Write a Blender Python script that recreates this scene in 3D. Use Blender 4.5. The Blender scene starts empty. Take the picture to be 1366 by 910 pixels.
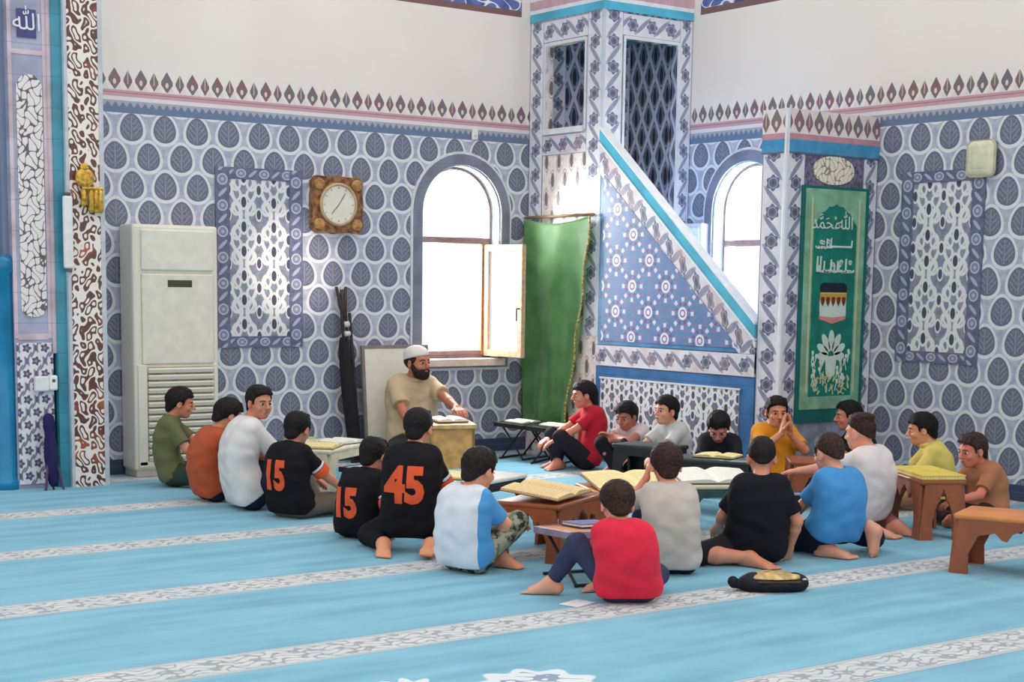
import bpy, bmesh, math, random
import numpy as np
from mathutils import Vector, Matrix
from mathutils.bvhtree import BVHTree

random.seed(7)
PI = math.pi
scene = bpy.context.scene
col = scene.collection

# ------------------------------------------------------------------ camera, world, lights, exposure
cam_data = bpy.data.cameras.new('camera')
cam = bpy.data.objects.new('camera', cam_data); col.objects.link(cam)
YAW, PITCH, ROLL = -.6314, .1262, .0139
def cam_axes():
    cy, sy = math.cos(YAW), math.sin(YAW); cp, sp = math.cos(PITCH), math.sin(PITCH); cr, sr = math.cos(ROLL), math.sin(ROLL)
    Rz = np.array([[cy, sy, 0], [-sy, cy, 0], [0, 0, 1]]); B = np.array([[1, 0, 0], [0, 0, -1], [0, 1, 0]])
    Rx = np.array([[1, 0, 0], [0, cp, -sp], [0, sp, cp]]); Ro = np.array([[cr, -sr, 0], [sr, cr, 0], [0, 0, 1]])
    return Ro @ Rx @ B @ Rz
AX = cam_axes()
cam.matrix_world = Matrix(((AX[0][0], -AX[1][0], -AX[2][0], 0), (AX[0][1], -AX[1][1], -AX[2][1], 0),
                           (AX[0][2], -AX[1][2], -AX[2][2], 1.4), (0, 0, 0, 1)))
cam_data.sensor_fit = 'HORIZONTAL'; cam_data.sensor_width = 36
cam_data.lens = 2112.19 / 1366 * 36
cam_data.shift_y = (646.88 - 455) / 1366
cam_data.clip_end = 200
scene.camera = cam

scene.view_settings.view_transform = 'Standard'
scene.view_settings.look = 'None'
scene.view_settings.gamma = 1
scene.view_settings.use_curve_mapping = False
scene.view_settings.exposure = 0.22

world = bpy.data.worlds.new('daylight'); scene.world = world
world.use_nodes = True
bg = world.node_tree.nodes['Background']
bg.inputs[0].default_value = (1.0, .985, .965, 1); bg.inputs[1].default_value = .95

def area_light(name, loc, target, sx, sy, watts, color=(1, 1, 1)):
    d = bpy.data.lights.new(name, 'AREA'); d.shape = 'RECTANGLE'; d.size = sx; d.size_y = sy
    d.energy = watts; d.color = color
    o = bpy.data.objects.new(name, d); col.objects.link(o)
    o.location = loc
    o.rotation_euler = (Vector(target) - Vector(loc)).to_track_quat('-Z', 'Y').to_euler()
    return o
# daylight coming in through the two arched windows, and through the high windows of the dome behind the camera
area_light('window_daylight', (7.35, 11.6, 1.75), (6.6, 8.0, .2), .9, 1.7, 190, (1, .98, .95))
area_light('side_window_daylight', (9.75, 9.15, 1.75), (5.5, 7.2, .2), .9, 1.7, 240, (1, .98, .95))
sun_d = bpy.data.lights.new('dome_daylight', 'SUN'); sun_d.energy = .55; sun_d.angle = math.radians(50); sun_d.color = (1, .97, .93)
sun = bpy.data.objects.new('dome_daylight', sun_d); col.objects.link(sun)
sun.rotation_euler = Vector((-.45, .35, -1)).to_track_quat('-Z', 'Y').to_euler()
# a warm shaft of reflected sunlight that lands on the tiled panel of the mihrab wall
def spot(name, loc, target, watts, size, color, blend=.6):
    d = bpy.data.lights.new(name, 'SPOT'); d.energy = watts; d.spot_size = size; d.spot_blend = blend; d.color = color
    d.shadow_soft_size = .05
    o = bpy.data.objects.new(name, d); col.objects.link(o); o.location = loc
    o.rotation_euler = (Vector(target) - Vector(loc)).to_track_quat('-Z', 'Y').to_euler()
    return o
spot('sun_shaft', (4.3, 4.0, 3.4), (5.8, 10.8, 1.5), 1500, math.radians(7.5), (1, .86, .72), .9)
spot('sun_shaft', (3.0, 7.5, 4.2), (8.03, 10.25, 2.2), 70, math.radians(15), (1, .86, .76), .9)

# ------------------------------------------------------------------ small shader language
def lin(c):
    return tuple(((v / 255) / 12.92 if v / 255 <= .04045 else (((v / 255) + .055) / 1.055) ** 2.4) for v in c[:3]) + (1,)
class E:
    def __init__(s, nt, sock): s.nt, s.s = nt, sock
    def __add__(a, b): return op('ADD', a, b)
    def __radd__(a, b): return op('ADD', a, b)
    def __sub__(a, b): return op('SUBTRACT', a, b)
    def __rsub__(a, b): return op('SUBTRACT', b, a)
    def __mul__(a, b): return op('MULTIPLY', a, b)
    def __rmul__(a, b): return op('MULTIPLY', a, b)
    def __truediv__(a, b): return op('DIVIDE', a, b)
    def __neg__(a): return op('MULTIPLY', a, -1)
def op(o, *args):
    nt = next(a.nt for a in args if isinstance(a, E))
    n = nt.nodes.new('ShaderNodeMath'); n.operation = o
    for i, a in enumerate(args):
        if isinstance(a, E): nt.links.new(a.s, n.inputs[i])
        else: n.inputs[i].default_value = a
    return E(nt, n.outputs[0])
def fr(a): return op('FRACT', a)
def ab(a): return op('ABSOLUTE', a)
def sn(a): return op('SINE', a)
def cs(a): return op('COSINE', a)
def mn(a, b): return op('MINIMUM', a, b)
def mx(a, b): return op('MAXIMUM', a, b)
def lt(a, b): return op('LESS_THAN', a, b)
def gt(a, b): return op('GREATER_THAN', a, b)
def sq(a): return op('SQRT', a)
def flo(a): return op('FLOOR', a)
def at2(a, b): return op('ARCTAN2', a, b)
def ln2(x, y): return sq(x * x + y * y)
def ss(lo, hi, x):
    n = x.nt.nodes.new('ShaderNodeMapRange'); n.interpolation_type = 'SMOOTHSTEP'
    x.nt.links.new(x.s, n.inputs[0]); n.inputs[1].default_value = lo; n.inputs[2].default_value = hi
    return E(x.nt, n.outputs[0])
def mixc(f, a, b):
    nt = f.nt; n = nt.nodes.new('ShaderNodeMix'); n.data_type = 'RGBA'
    nt.links.new(f.s, n.inputs[0])
    for i, c in ((6, a), (7, b)):
        if isinstance(c, E): nt.links.new(c.s, n.inputs[i])
        else: n.inputs[i].default_value = lin(c)
    return E(nt, n.outputs[2])
def noise(nt, scale, detail=2, vec=None, rough=.5):
    n = nt.nodes.new('ShaderNodeTexNoise'); n.inputs['Scale'].default_value = scale
    n.inputs['Detail'].default_value = detail; n.inputs['Roughness'].default_value = rough
    if vec is None:
        t = nt.nodes.new('ShaderNodeTexCoord'); nt.links.new(t.outputs['Object'], n.inputs['Vector'])
    else: nt.links.new(vec, n.inputs['Vector'])
    return E(nt, n.outputs[0])
def new_mat(name, rough=.5, spec=.5, coat=0.0):
    m = bpy.data.materials.new(name); m.use_nodes = True
    nt = m.node_tree; b = nt.nodes['Principled BSDF']
    b.inputs['Roughness'].default_value = rough
    b.inputs['Specular IOR Level'].default_value = spec
    b.inputs['Coat Weight'].default_value = coat
    return m, nt, b
def uvs(nt):
    t = nt.nodes.new('ShaderNodeUVMap'); s = nt.nodes.new('ShaderNodeSeparateXYZ')
    nt.links.new(t.outputs[0], s.inputs[0])
    return E(nt, s.outputs[0]), E(nt, s.outputs[1])
def objco(nt):
    t = nt.nodes.new('ShaderNodeTexCoord'); s = nt.nodes.new('ShaderNodeSeparateXYZ')
    nt.links.new(t.outputs['Object'], s.inputs[0])
    return E(nt, s.outputs[0]), E(nt, s.outputs[1]), E(nt, s.outputs[2])
def setcol(nt, b, c): nt.links.new(c.s, b.inputs['Base Color'])
def bump(nt, b, h, strength=.3, dist=.01):
    n = nt.nodes.new('ShaderNodeBump'); n.inputs['Strength'].default_value = strength; n.inputs['Distance'].default_value = dist
    nt.links.new(h.s, n.inputs['Height']); nt.links.new(n.outputs[0], b.inputs['Normal'])
_plain = {}
def plain(name, c, rough=.6, var=.12, scale=14, spec=.4, bmp=0.0, metal=0.0):
    """a plain surface with a little procedural mottling"""
    key = (name, tuple(c), rough)
    if key in _plain: return _plain[key]
    m, nt, b = new_mat(name, rough, spec)
    b.inputs['Metallic'].default_value = metal
    n = noise(nt, scale, 3)
    lo = tuple(v * (1 - var) for v in c); hi = tuple(min(255, v * (1 + var * .6)) for v in c)
    setcol(nt, b, mixc(ss(.3, .7, n), lo, hi))
    if bmp: bump(nt, b, noise(nt, scale * 6, 3), bmp, .004)
    _plain[key] = m
    return m

# ------------------------------------------------------------------ tile patterns
WHITE = (226, 228, 236)
def medallions(nt, u, v, ou, ov):
    """staggered egg-shaped leaf medallions in white rings on a lilac-grey ground"""
    d = None; vein = None
    for k in (0, .5):
        x = (fr(u / .25 + (ou + k)) - .5) * .25
        y = (fr(v / .4 + (ov + k)) - .5) * .4
        ex = x / (y * -.16 + .085); ey = y / .097
        dk = ln2(ex, ey)
        br = sn((y - ab(x) * 1.1) * (2 * PI / .042))
        vk = mx(ss(.007, .003, ab(x)), ss(.35, .8, br) * ss(.01, .016, ab(x)))
        vk = vk * lt(dk, .82)
        if d is None: d, vein = dk, vk
        else: d = mn(d, dk); vein = mx(vein, vk)
    # dots between the medallions
    xs = (fr(u / .125 + (ou * 2)) - .5) * .125; ys = (fr(v / .2 + (ov * 2 + .5)) - .5) * .2
    dots = mn(ab(xs) * 1.3 + ab(ab(ys) - .038), ab(xs) + ab(ys) * 1.6)
    g = mixc(ss(.3, .7, noise(nt, 22, 2)), (166, 171, 190), (190, 194, 209))
    c = mixc(ss(.022, .014, dots), g, (88, 92, 116))
    c = mixc(ss(1.27, 1.21, d), c, WHITE)
    c = mixc(ss(1.03, .96, d), c, (103, 108, 127))
    c = mixc(ss(.42, .62, noise(nt, 75, 2)) * .5 * lt(d, .9), c, (140, 145, 164))
    c = mixc(vein * .6, c, (158, 164, 184))
    return c
def crenels(nt, u, z, zb, zt, pitch, ground):
    """alternating tulips and lozenges standing on a pink line"""
    h = zt - zb
    y = (z - zb) / h
    c = None
    for k, kind in ((0, 0), (.5, 1)):
        x = (fr(u / (pitch * 2) + k) - .5) * 2 * pitch / h
        if kind == 0:   # tulip: wide shoulders, pointed tip
            w = mx(mn((y - .06) * .75 + .05, (1.0 - y) * .62 + .015), 0.0)
            inside = lt(ab(x), mn(w, .30)) * gt(y, .04)
            hole = lt(ln2(x * 1.6, y - .38), .13)
            t = inside * (1 - hole * .8)
        else:
            w = mn((y - .04) * .62, (.94 - y) * .5)
            t = lt(ab(x), mn(w, .22)) * gt(w, .01)
            t = t * (1 - lt(ab(x), .03) * .5 * gt(y, .3))
        c = t if c is None else mx(c, t)
    # white feet between the motifs
    xf = (fr(u / pitch + .25) - .5) * pitch / h
    feet = lt(ab(xf) , (.42 - y) * .6) * lt(y, .42)
    tone = mixc(ss(.35, .65, noise(nt, 9, 1)), (136, 100, 106), (118, 112, 116))
    base = mixc(feet * .9, ground, (228, 216, 216))
    return mixc(c, base, tone)
def tiled_wall(name, ou, swap_sign=1):
    m, nt, b = new_mat(name, .35, .5)
    u, z = uvs(nt)
    plaster = mixc(ss(.3, .7, noise(nt, 1.2, 3)), (236, 227, 220), (240, 232, 226))
    c = medallions(nt, u, z, ou, .3525)
    # blue fringe, white line, pink line
    fr1 = sn(u * (2 * PI / .055)) * .5 + .5
    fringe = mixc(lt((z - 2.555) / .085, fr1 * .35 + .5), (170, 170, 184), (104, 124, 154))
    c = mixc(gt(z, 2.555), c, fringe)
    c = mixc(gt(z, 2.64), c, (228, 222, 224))
    c = mixc(gt(z, 2.668), c, (204, 160, 168))
    c = mixc(gt(z, 2.69) * lt(z, 2.697), c, (168, 120, 134))
    c = mixc(gt(z, 2.712), c, crenels(nt, u, z, 2.712, 2.86, .098, plaster))
    c = mixc(gt(z, 2.86), c, plaster)
    # painted frieze high up: brown edge, blue ground, white scrolls
    sc = sn(u * 24 + sn(z * 34) * 1.6) + sn(z * 40 + sn(u * 17) * 1.8)
    fz = mixc(ss(.15, .4, ab(sc)), (236, 236, 236), (96, 112, 176))
    fz = mixc(ss(.45, .6, noise(nt, 6, 2)), fz, mixc(ss(.1, .3, ab(sc)), (240, 240, 236), (70, 84, 150)))
    fz = mixc(lt(z, 3.625), fz, (126, 92, 92))
    lim = 7.93 if swap_sign > 0 else 9.76
    c = mixc(gt(z, 3.575) * lt(u, lim), c, fz)
    # lower grout: dark tile course at the very foot
    c = mixc(lt(z, .11), c, (66, 74, 104))
    # tile joints every 20 cm
    j = mx(lt(ab(fr(z / .2 + .2) - .5), .008), lt(ab(fr(u / .25 + ou + .5) - .5), .006)) * lt(z, 2.555)
    c = mixc(j * .3, c, (150, 152, 165))
    setcol(nt, b, c)
    r = op('ADD', op('MULTIPLY', gt(z, 2.86), .5), .28)
    nt.links.new(r.s, b.inputs['Roughness'])
    return m
def floral(name, ground=(222, 222, 230), ink=(98, 104, 130), leaf=(150, 154, 180), warm=0.0, per=.2):
    """scrolling border: rosettes with slanted leaves between; uv = metres along, 0..1 across"""
    m, nt, b = new_mat(name, .3, .5)
    u, v = uvs(nt)
    y = v - .5
    x = (fr(u / per) - .5) * (per / .17)
    xl = (fr(u / per + .5) - .5) * (per / .17)
    r = ln2(x, y); th = at2(y, x)
    edge = cs(th * 6) * .04 + .30
    ros = ss(.02, -.02, r - edge)
    core = ss(.11, .08, r)
    ringw = ss(.02, .0, ab(r - .20))
    # slanted leaves
    a = xl * .76 + y * .65; q = y * .76 - xl * .65
    leafm = ss(1.05, .9, ln2(a / .50, q / .115))
    a2 = (xl - .27) * .76 + (y - .22) * .65; q2 = (y - .22) * .76 - (xl - .27) * .65
    a3 = (xl + .27) * .76 + (y + .22) * .65; q3 = (y + .22) * .76 - (xl + .27) * .65
    l2 = mx(ss(1.05, .9, ln2(a2 / .30, q2 / .08)), ss(1.05, .9, ln2(a3 / .30, q3 / .08)))
    stem = ss(.05, .02, ab(y - sn(u * (2 * PI / per)) * .3))
    c = mixc(ss(.3, .7, noise(nt, 12, 2)), ground, tuple(k * .95 for k in ground))
    c = mixc(stem * .6, c, leaf)
    c = mixc(l2 * .9, c, leaf)
    c = mixc(leafm * .85, c, tuple((i + l) / 2 for i, l in zip(ink, leaf)))
    c = mixc(ros, c, ink)
    c = mixc(ringw * ros * .7, c, ground)
    c = mixc(core, c, tuple(k * .8 for k in ink))
    c = mixc(gt(ab(y), .44), c, ground)
    c = mixc(gt(ab(y), .475), c, (120, 132, 160))
    if warm: c = mixc(ss(.4, .75, noise(nt, 5, 2)) * warm, c, (196, 160, 160))
    setcol(nt, b, c)
    return m
def lattice(name, ground=(70, 76, 100), line=(196, 200, 214), per=.155, hgt=.33):
    """ogee lattice with a dark bud in each mesh; uv in metres"""
    m, nt, b = new_mat(name, .35, .5)
    u, v = uvs(nt)
    d = None; bud = None
    for k in (0, .5):
        x = (fr(u / per + k) - .5) * 2; y = (fr(v / hgt + k) - .5) * 2
        dk = ab(x) + ab(y) * .98 + sn(ab(y) * PI) * -.06
        bk = ln2(x / (y * -.1 + .26), y / .4)
        d = dk if d is None else mn(d, dk)
        bud = bk if bud is None else mn(bud, bk)
    c = mixc(ss(.3, .7, noise(nt, 30, 2)), ground, tuple(k * 1.25 for k in ground))
    c = mixc(ss(.2, .08, ab(d - .86)), c, line)
    c = mixc(ss(.18, .06, ab(bud - 1.35)), c, tuple(k * .8 for k in line))
    c = mixc(ss(1.05, .9, bud), c, tuple(k * .55 for k in ground))
    setcol(nt, b, c)
    return m
def ornate_panel(name, pu, pv, ground=(150, 156, 176), line=(230, 230, 232), ink=(74, 78, 96), line2=None):
    """mirror-symmetric white arabesque with dark buds; uv in metres"""
    m, nt, b = new_mat(name, .3, .5)
    u, v = uvs(nt)
    x = ab(fr(u / pu) - .5) * 2; y = fr(v / pv); yy = ab(y - .5) * 2
    s1 = ab(x - (cs(y * 2 * PI) * .32 + .5))
    s2 = ab(x - (cs(y * 4 * PI + 1.2) * -.22 + .42))
    ring = ab(ln2((x - .5) * 1.1, (fr(v / pv * 2 + .25) - .5) * 1.2) - .3)
    c = mixc(ss(.3, .7, noise(nt, 25, 2)), ground, tuple(k * .84 for k in ground))
    c = mixc(ss(.17, .09, s1), c, line)
    c = mixc(ss(.13, .06, s2), c, line2 or line)
    c = mixc(ss(.11, .05, ring), c, line)
    bud = ln2(x / .17, (fr(v / pv * 2) - .5) / .22)
    c = mixc(ss(1.6, 1.4, bud), c, line)
    c = mixc(ss(1.08, .92, bud), c, ink)
    b2 = ln2((1 - x) / .15, (fr(v / pv * 2 + .5) - .5) / .2)
    c = mixc(ss(1.5, 1.35, b2), c, line)
    c = mixc(ss(1.05, .9, b2), c, tuple(k * 1.1 for k in ink))
    setcol(nt, b, c)
    return m
def disc_border(name):
    """dark blue border of pale discs and leaves; uv = metres along, 0..1 across"""
    m, nt, b = new_mat(name, .3, .5)
    u, v = uvs(nt)
    per = .19
    y = (v - .5); x = (fr(u / per) - .5) * (per / .11); xl = (fr(u / per + .5) - .5) * (per / .11)
    r = ln2(x, y)
    c = mixc(ss(.3, .7, noise(nt, 30, 2)), (92, 98, 126), (112, 118, 146))
    a = xl * .7 + y * .7; q = y * .7 - xl * .7
    c = mixc(ss(1.1, .9, ln2(a / .42, q / .12)), c, (176, 180, 200))
    c = mixc(ss(.40, .36, r), c, (190, 194, 210))
    c = mixc(ss(.3, .26, r), c, (132, 138, 164))
    c = mixc(ss(.14, .1, r), c, (180, 184, 204))
    setcol(nt, b, c)
    return m
def star_field(name):
    """blue star-and-rosette tiling on the stair side; uv = metres (y, z)"""
    m, nt, b = new_mat(name, .28, .5)
    u, v = uvs(nt)
    c = mixc(ss(.35, .65, noise(nt, 7, 2)), (94, 122, 166), (108, 130, 176))
    g = sn((u * .5 + v) * (2 * PI / .1)) * sn((u * .5 - v) * (2 * PI / .1))
    c = mixc(ss(.25, .6, g) * .8, c, (74, 136, 178))
    c = mixc(ss(.3, .6, g * -1) * .8, c, (126, 122, 166))
    for k in (0, .5):
        x = (fr(u / .39 + (k + .345)) - .5) * .39
        y = (fr(v / .394 + (k + .957)) - .5) * .394
        r = ln2(x, y); th = at2(y, x)
        pet = ss(.2, .55, cs(th * 8)) * ss(.02, .012, ab(r - .105))
        c = mixc(pet, c, (214, 208, 224))
        ray = ss(.1, .6, cs(th * 8 + PI)) * ss(.018, .01, ab(r - .072))
        c = mixc(ray, c, (112, 84, 128))
        c = mixc(ss(.052, .045, r), c, (226, 222, 232))
        c = mixc(ss(.034, .028, r) * gt(r, .018), c, (128, 110, 150))
    setcol(nt, b, c)
    return m
def flower_tiles(name):
    """staggered dark flowers and leaf arcs on white tiles; uv in metres"""
    m, nt, b = new_mat(name, .3, .5)
    u, v = uvs(nt)
    c = mixc(ss(.3, .7, noise(nt, 20, 2)), (220, 218, 222), (232, 230, 232))
    for k in (0, .5):
        x = (fr(u / .122 + (k + .1)) - .5) * .122; y = (fr(v / .17 + k) - .5) * .17
        r = ln2(x, y); th = at2(y, x)
        arc = ss(.008, .004, ab(ln2(x, y * .8) - .052)) * ss(-.4, .1, cs(th * 2 + .6))
        c = mixc(arc, c, (128, 124, 150))
        c = mixc(ss(.004, -.004, r - (cs(th * 5) * .006 + .026)), c, (86, 80, 108))
        c = mixc(ss(.012, .008, r), c, (150, 144, 168))
        yb = (fr(v / .17 + (k + .5)) - .5) * .17
        c = mixc(ss(1.1, .85, ln2(x / .009, yb / .022)), c, (96, 88, 112))
    setcol(nt, b, c)
    return m
def arabesque(name, ground=(240, 232, 224), ink=(98, 62, 58), hot=(186, 104, 66), k=48):
    m, nt, b = new_mat(name, .32, .5)
    u, v = uvs(nt)
    f1 = sn(u * k + sn(v * k * .8) * 1.7) + sn(v * k * .75 + sn(u * k * 1.1) * 1.7)
    f2 = sn(u * k * 1.7 + 1.1 + sn(v * k * 1.4) * 1.4) * .45
    f = ab(f1 + f2)
    tone = mixc(ss(.48, .66, noise(nt, 3.2, 2)), ink, hot)
    c = mixc(ss(.52, .66, f) * ss(1.85, 1.65, f), ground, tone)
    setcol(nt, b, c)
    return m
def script_panel(name, ground=(234, 228, 226), ink=(104, 92, 100)):
    """dense flowing strokes; uv in metres"""
    m, nt, b = new_mat(name, .35, .4)
    u, v = uvs(nt)
    w = noise(nt, 11, 2) * 3.2
    f = ab(sn(u * 90 + sn(v * 44) * 1.9 + w * 2.2) + sn(v * 66 + sn(u * 60) * 1.5 + w))
    st = ss(.42, .2, f)
    c = mixc(st, ground, ink)
    setcol(nt, b, c)
    return m
def tile_plain(name, c, rough=.25, per=.2):
    m, nt, b = new_mat(name, rough, .5)
    u, v = uvs(nt)
    k = mixc(ss(.3, .7, noise(nt, 5, 2)), tuple(x * .9 for x in c), tuple(min(255, x * 1.07) for x in c))
    k = mixc(lt(ab(fr(v / per) - .5), .012) * .5, k, tuple(x * .7 for x in c))
    setcol(nt, b, k)
    return m
def carpet_mat():
    m, nt, b = new_mat('carpet', .95, .15)
    x, y, z = objco(nt)
    n1 = noise(nt, 3.0, 3); n2 = noise(nt, 260, 2)
    tc = nt.nodes.new('ShaderNodeTexCoord'); mp = nt.nodes.new('ShaderNodeMapping')
    nt.links.new(tc.outputs['Object'], mp.inputs['Vector']); mp.inputs['Scale'].default_value = (.8, 5, 1)
    nb = noise(nt, 1.4, 3, mp.outputs[0])
    c = mixc(ss(.3, .7, nb), (92, 160, 188), (122, 187, 207))
    c = mixc(ss(.35, .75, n1) * .35, c, (128, 190, 220))
    c = mixc(n2 * .22, c, (84, 150, 180))
    # ornamented prayer-row bands running parallel to the mihrab wall
    yy = (fr((y - 5.2) / 1.335 + .5) - .5) * 1.335
    band = lt(ab(yy), .135)
    g = mixc(ss(.3, .7, n1), (192, 200, 204), (208, 210, 210))
    f1 = ab(sn(x * 34 + sn(yy * 70) * 1.4) + sn(yy * 72 + sn(x * 52) * 1.6) + (noise(nt, 22, 3) - .5) * 3.0)
    ink = ss(.75, .3, f1) * lt(ab(yy), .10)
    g = mixc(ink * .85, g, (132, 140, 152))
    g = mixc(gt(ab(yy), .108) * lt(ab(yy), .118), g, (160, 166, 170))
    g = mixc(gt(ab(yy), .127), g, (128, 152, 170))
    c = mixc(band, c, g)
    # woven medallion in the near row
    def motif(cx, cy, r0):
        dx = x - cx; dy = y - cy
        r = ln2(dx, dy) ; th = at2(dy, dx)
        rr = r - (cs(th * 10) * .025 + r0)
        mo = ss(.01, -.01, rr)
        sc = ab(sn(dx * 40 + sn(dy * 44) * 1.5) + sn(dy * 42 + sn(dx * 37) * 1.5))
        k = mixc(ss(.5, .3, sc) * lt(rr, -.05), (216, 224, 230), (128, 150, 176))
        return mo, k
    for a in ((3.30, 4.33, .22), (2.90, 4.54, .12)):
        mo, k = motif(*a); c = mixc(mo, c, k)
    setcol(nt, b, c)
    bump(nt, b, n2, .35, .006)
    b.inputs['Sheen Weight'].default_value = .25
    return m

# ------------------------------------------------------------------ mesh helpers
def tag(o, label=None, cat=None, group=None, kind=None):
    if label: o['label'] = label
    if cat: o['category'] = cat
    if group: o['group'] = group
    if kind: o['kind'] = kind
    return o
def empty(name, loc=(0, 0, 0), rz=0, label=None, cat=None, group=None):
    o = bpy.data.objects.new(name, None); col.objects.link(o)
    o.empty_display_size = .1
    o.location = loc; o.rotation_euler = (0, 0, rz)
    return tag(o, label, cat, group)
def link(name, me, mats, parent=None, smooth=False):
    if not isinstance(mats, (list, tuple)): mats = [mats]
    for m in mats: me.materials.append(m)
    if smooth:
        me.polygons.foreach_set('use_smooth', [True] * len(me.polygons))
    o = bpy.data.objects.new(name, me); col.objects.link(o)
    if parent: o.parent = parent
    return o
def auto_uv(bm):
    uv = bm.loops.layers.uv.verify(); bm.normal_update()
    for f in bm.faces:
        n = f.normal; a = max(range(3), key=lambda i: abs(n[i]))
        for l in f.loops:
            p = l.vert.co
            l[uv].uv = (p.y, p.z) if a == 0 else ((p.x, p.z) if a == 1 else (p.x, p.y))
class MB:
    """collects shapes, then links them as ONE mesh object"""
    def __init__(s): s.bm = bmesh.new()
    def box(s, x0, x1, y0, y1, z0, z1, bev=0, M=None, seg=2):
        r = bmesh.ops.create_cube(s.bm, size=1)
        vs = r['verts']
        bmesh.ops.scale(s.bm, vec=(x1 - x0, y1 - y0, z1 - z0), verts=vs)
        bmesh.ops.translate(s.bm, vec=((x0 + x1) / 2, (y0 + y1) / 2, (z0 + z1) / 2), verts=vs)
        if bev:
            es = list({e for v in vs for e in v.link_edges})
            r2 = bmesh.ops.bevel(s.bm, geom=es, offset=bev, segments=seg, affect='EDGES', profile=.5)
            vs = list({v for f in r2['faces'] for v in f.verts} | {v for v in vs if v.is_valid})
        if M is not None: bmesh.ops.transform(s.bm, matrix=M, verts=vs)
        return vs
    def bar(s, a, b, r, r2=None, n=10):
        a = Vector(a); b = Vector(b); d = b - a
        M = Matrix.Translation((a + b) / 2) @ d.to_track_quat('Z', 'Y').to_matrix().to_4x4()
        return bmesh.ops.create_cone(s.bm, cap_ends=True, segments=n, radius1=r, radius2=r if r2 is None else r2, depth=d.length, matrix=M)['verts']
    def sqbar(s, a, b, w, h=None):
        h = h or w
        a = Vector(a); b = Vector(b); d = b - a
        M = Matrix.Translation((a + b) / 2) @ d.to_track_quat('Z', 'Y').to_matrix().to_4x4()
        return s.box(-w / 2, w / 2, -h / 2, h / 2, -d.length / 2, d.length / 2, 0, M)
    def ball(s, c, r, n=16):
        M = Matrix.Translation(c) @ Matrix.Diagonal((*(r if isinstance(r, (tuple, list)) else (r, r, r)), 1))
        return bmesh.ops.create_uvsphere(s.bm, u_segments=n, v_segments=max(6, n // 2), radius=1, matrix=M)['verts']
    def prism(s, pts, ext, M=None):
        """closed polygon pts (3-D) extruded by vector ext"""
        e = Vector(ext)
        a = [s.bm.verts.new(Vector(p)) for p in pts]; b = [s.bm.verts.new(Vector(p) + e) for p in pts]
        n = len(pts)
        s.bm.faces.new(a[::-1]); s.bm.faces.new(b)
        for i in range(n): s.bm.faces.new((a[i], a[(i + 1) % n], b[(i + 1) % n], b[i]))
        if M is not None: bmesh.ops.transform(s.bm, matrix=M, verts=a + b)
        return a + b
    def lathe(s, prof, c=(0, 0, 0), n=24, M=None):
        rings = []
        for r, z in prof:
            rings.append([s.bm.verts.new((c[0] + r * math.cos(2 * PI * i / n), c[1] + r * math.sin(2 * PI * i / n), c[2] + z)) for i in range(n)])
        for A, B in zip(rings, rings[1:]):
            for i in range(n): s.bm.faces.new((A[i], A[(i + 1) % n], B[(i + 1) % n], B[i]))
        s.bm.faces.new(rings[0][::-1]); s.bm.faces.new(rings[-1])
        if M is not None: bmesh.ops.transform(s.bm, matrix=M, verts=[v for R in rings for v in R])
    def build(s, name, mat, parent=None, smooth=False, uv=True):
        bmesh.ops.recalc_face_normals(s.bm, faces=s.bm.faces)
        if uv: auto_uv(s.bm)
        me = bpy.data.meshes.new(name); s.bm.to_mesh(me); s.bm.free()
        return link(name, me, mat, parent, smooth)
def band(name, p0, p1, across, depth, mat, parent=None, u0=0.0):
    """a flat border tile strip: runs p0->p1, 'across' wide, 'depth' thick; uv = (metres along, 0..1 across)"""
    p0, p1, w, d = Vector(p0), Vector(p1), Vector(across), Vector(depth)
    bm = bmesh.new(); uvl = bm.loops.layers.uv.verify()
    L = (p1 - p0).length
    pts = [(p0, (u0, 0)), (p1, (u0 + L, 0)), (p1 + w, (u0 + L, 1)), (p0 + w, (u0, 1))]
    a = [bm.verts.new(p) for p, _ in pts]; b = [bm.verts.new(p + d) for p, _ in pts]
    t = {}
    for v, (_, c) in zip(a + b, pts + pts): t[v] = c
    bm.faces.new(a[::-1]); bm.faces.new(b)
    for i in range(4): bm.faces.new((a[i], a[(i + 1) % 4], b[(i + 1) % 4], b[i]))
    for f in bm.faces:
        for l in f.loops: l[uvl].uv = t[l.vert]
    bmesh.ops.recalc_face_normals(bm, faces=bm.faces)
    me = bpy.data.meshes.new(name); bm.to_mesh(me); bm.free()
    return link(name, me, mat, parent)
def curve_fill(name, loops, depth, M):
    """flat shape with holes, from 2-D loops, extruded both ways by depth/2, placed by M"""
    cu = bpy.data.curves.new(name, 'CURVE'); cu.dimensions = '2D'; cu.fill_mode = 'BOTH'; cu.extrude = depth / 2
    for pts in loops:
        sp = cu.splines.new('POLY'); sp.points.add(len(pts) - 1); sp.use_cyclic_u = True
        for p, q in zip(sp.points, pts): p.co = (q[0], q[1], 0, 1)
    o = bpy.data.objects.new(name + '_tmp', cu); col.objects.link(o)
    dg = bpy.context.evaluated_depsgraph_get()
    me = bpy.data.meshes.new_from_object(o.evaluated_get(dg))
    bpy.data.objects.remove(o); bpy.data.curves.remove(cu)
    me.transform(M); me.name = name
    bm = bmesh.new(); bm.from_mesh(me); auto_uv(bm); bm.to_mesh(me); bm.free()
    me.materials.clear()
    return me
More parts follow.
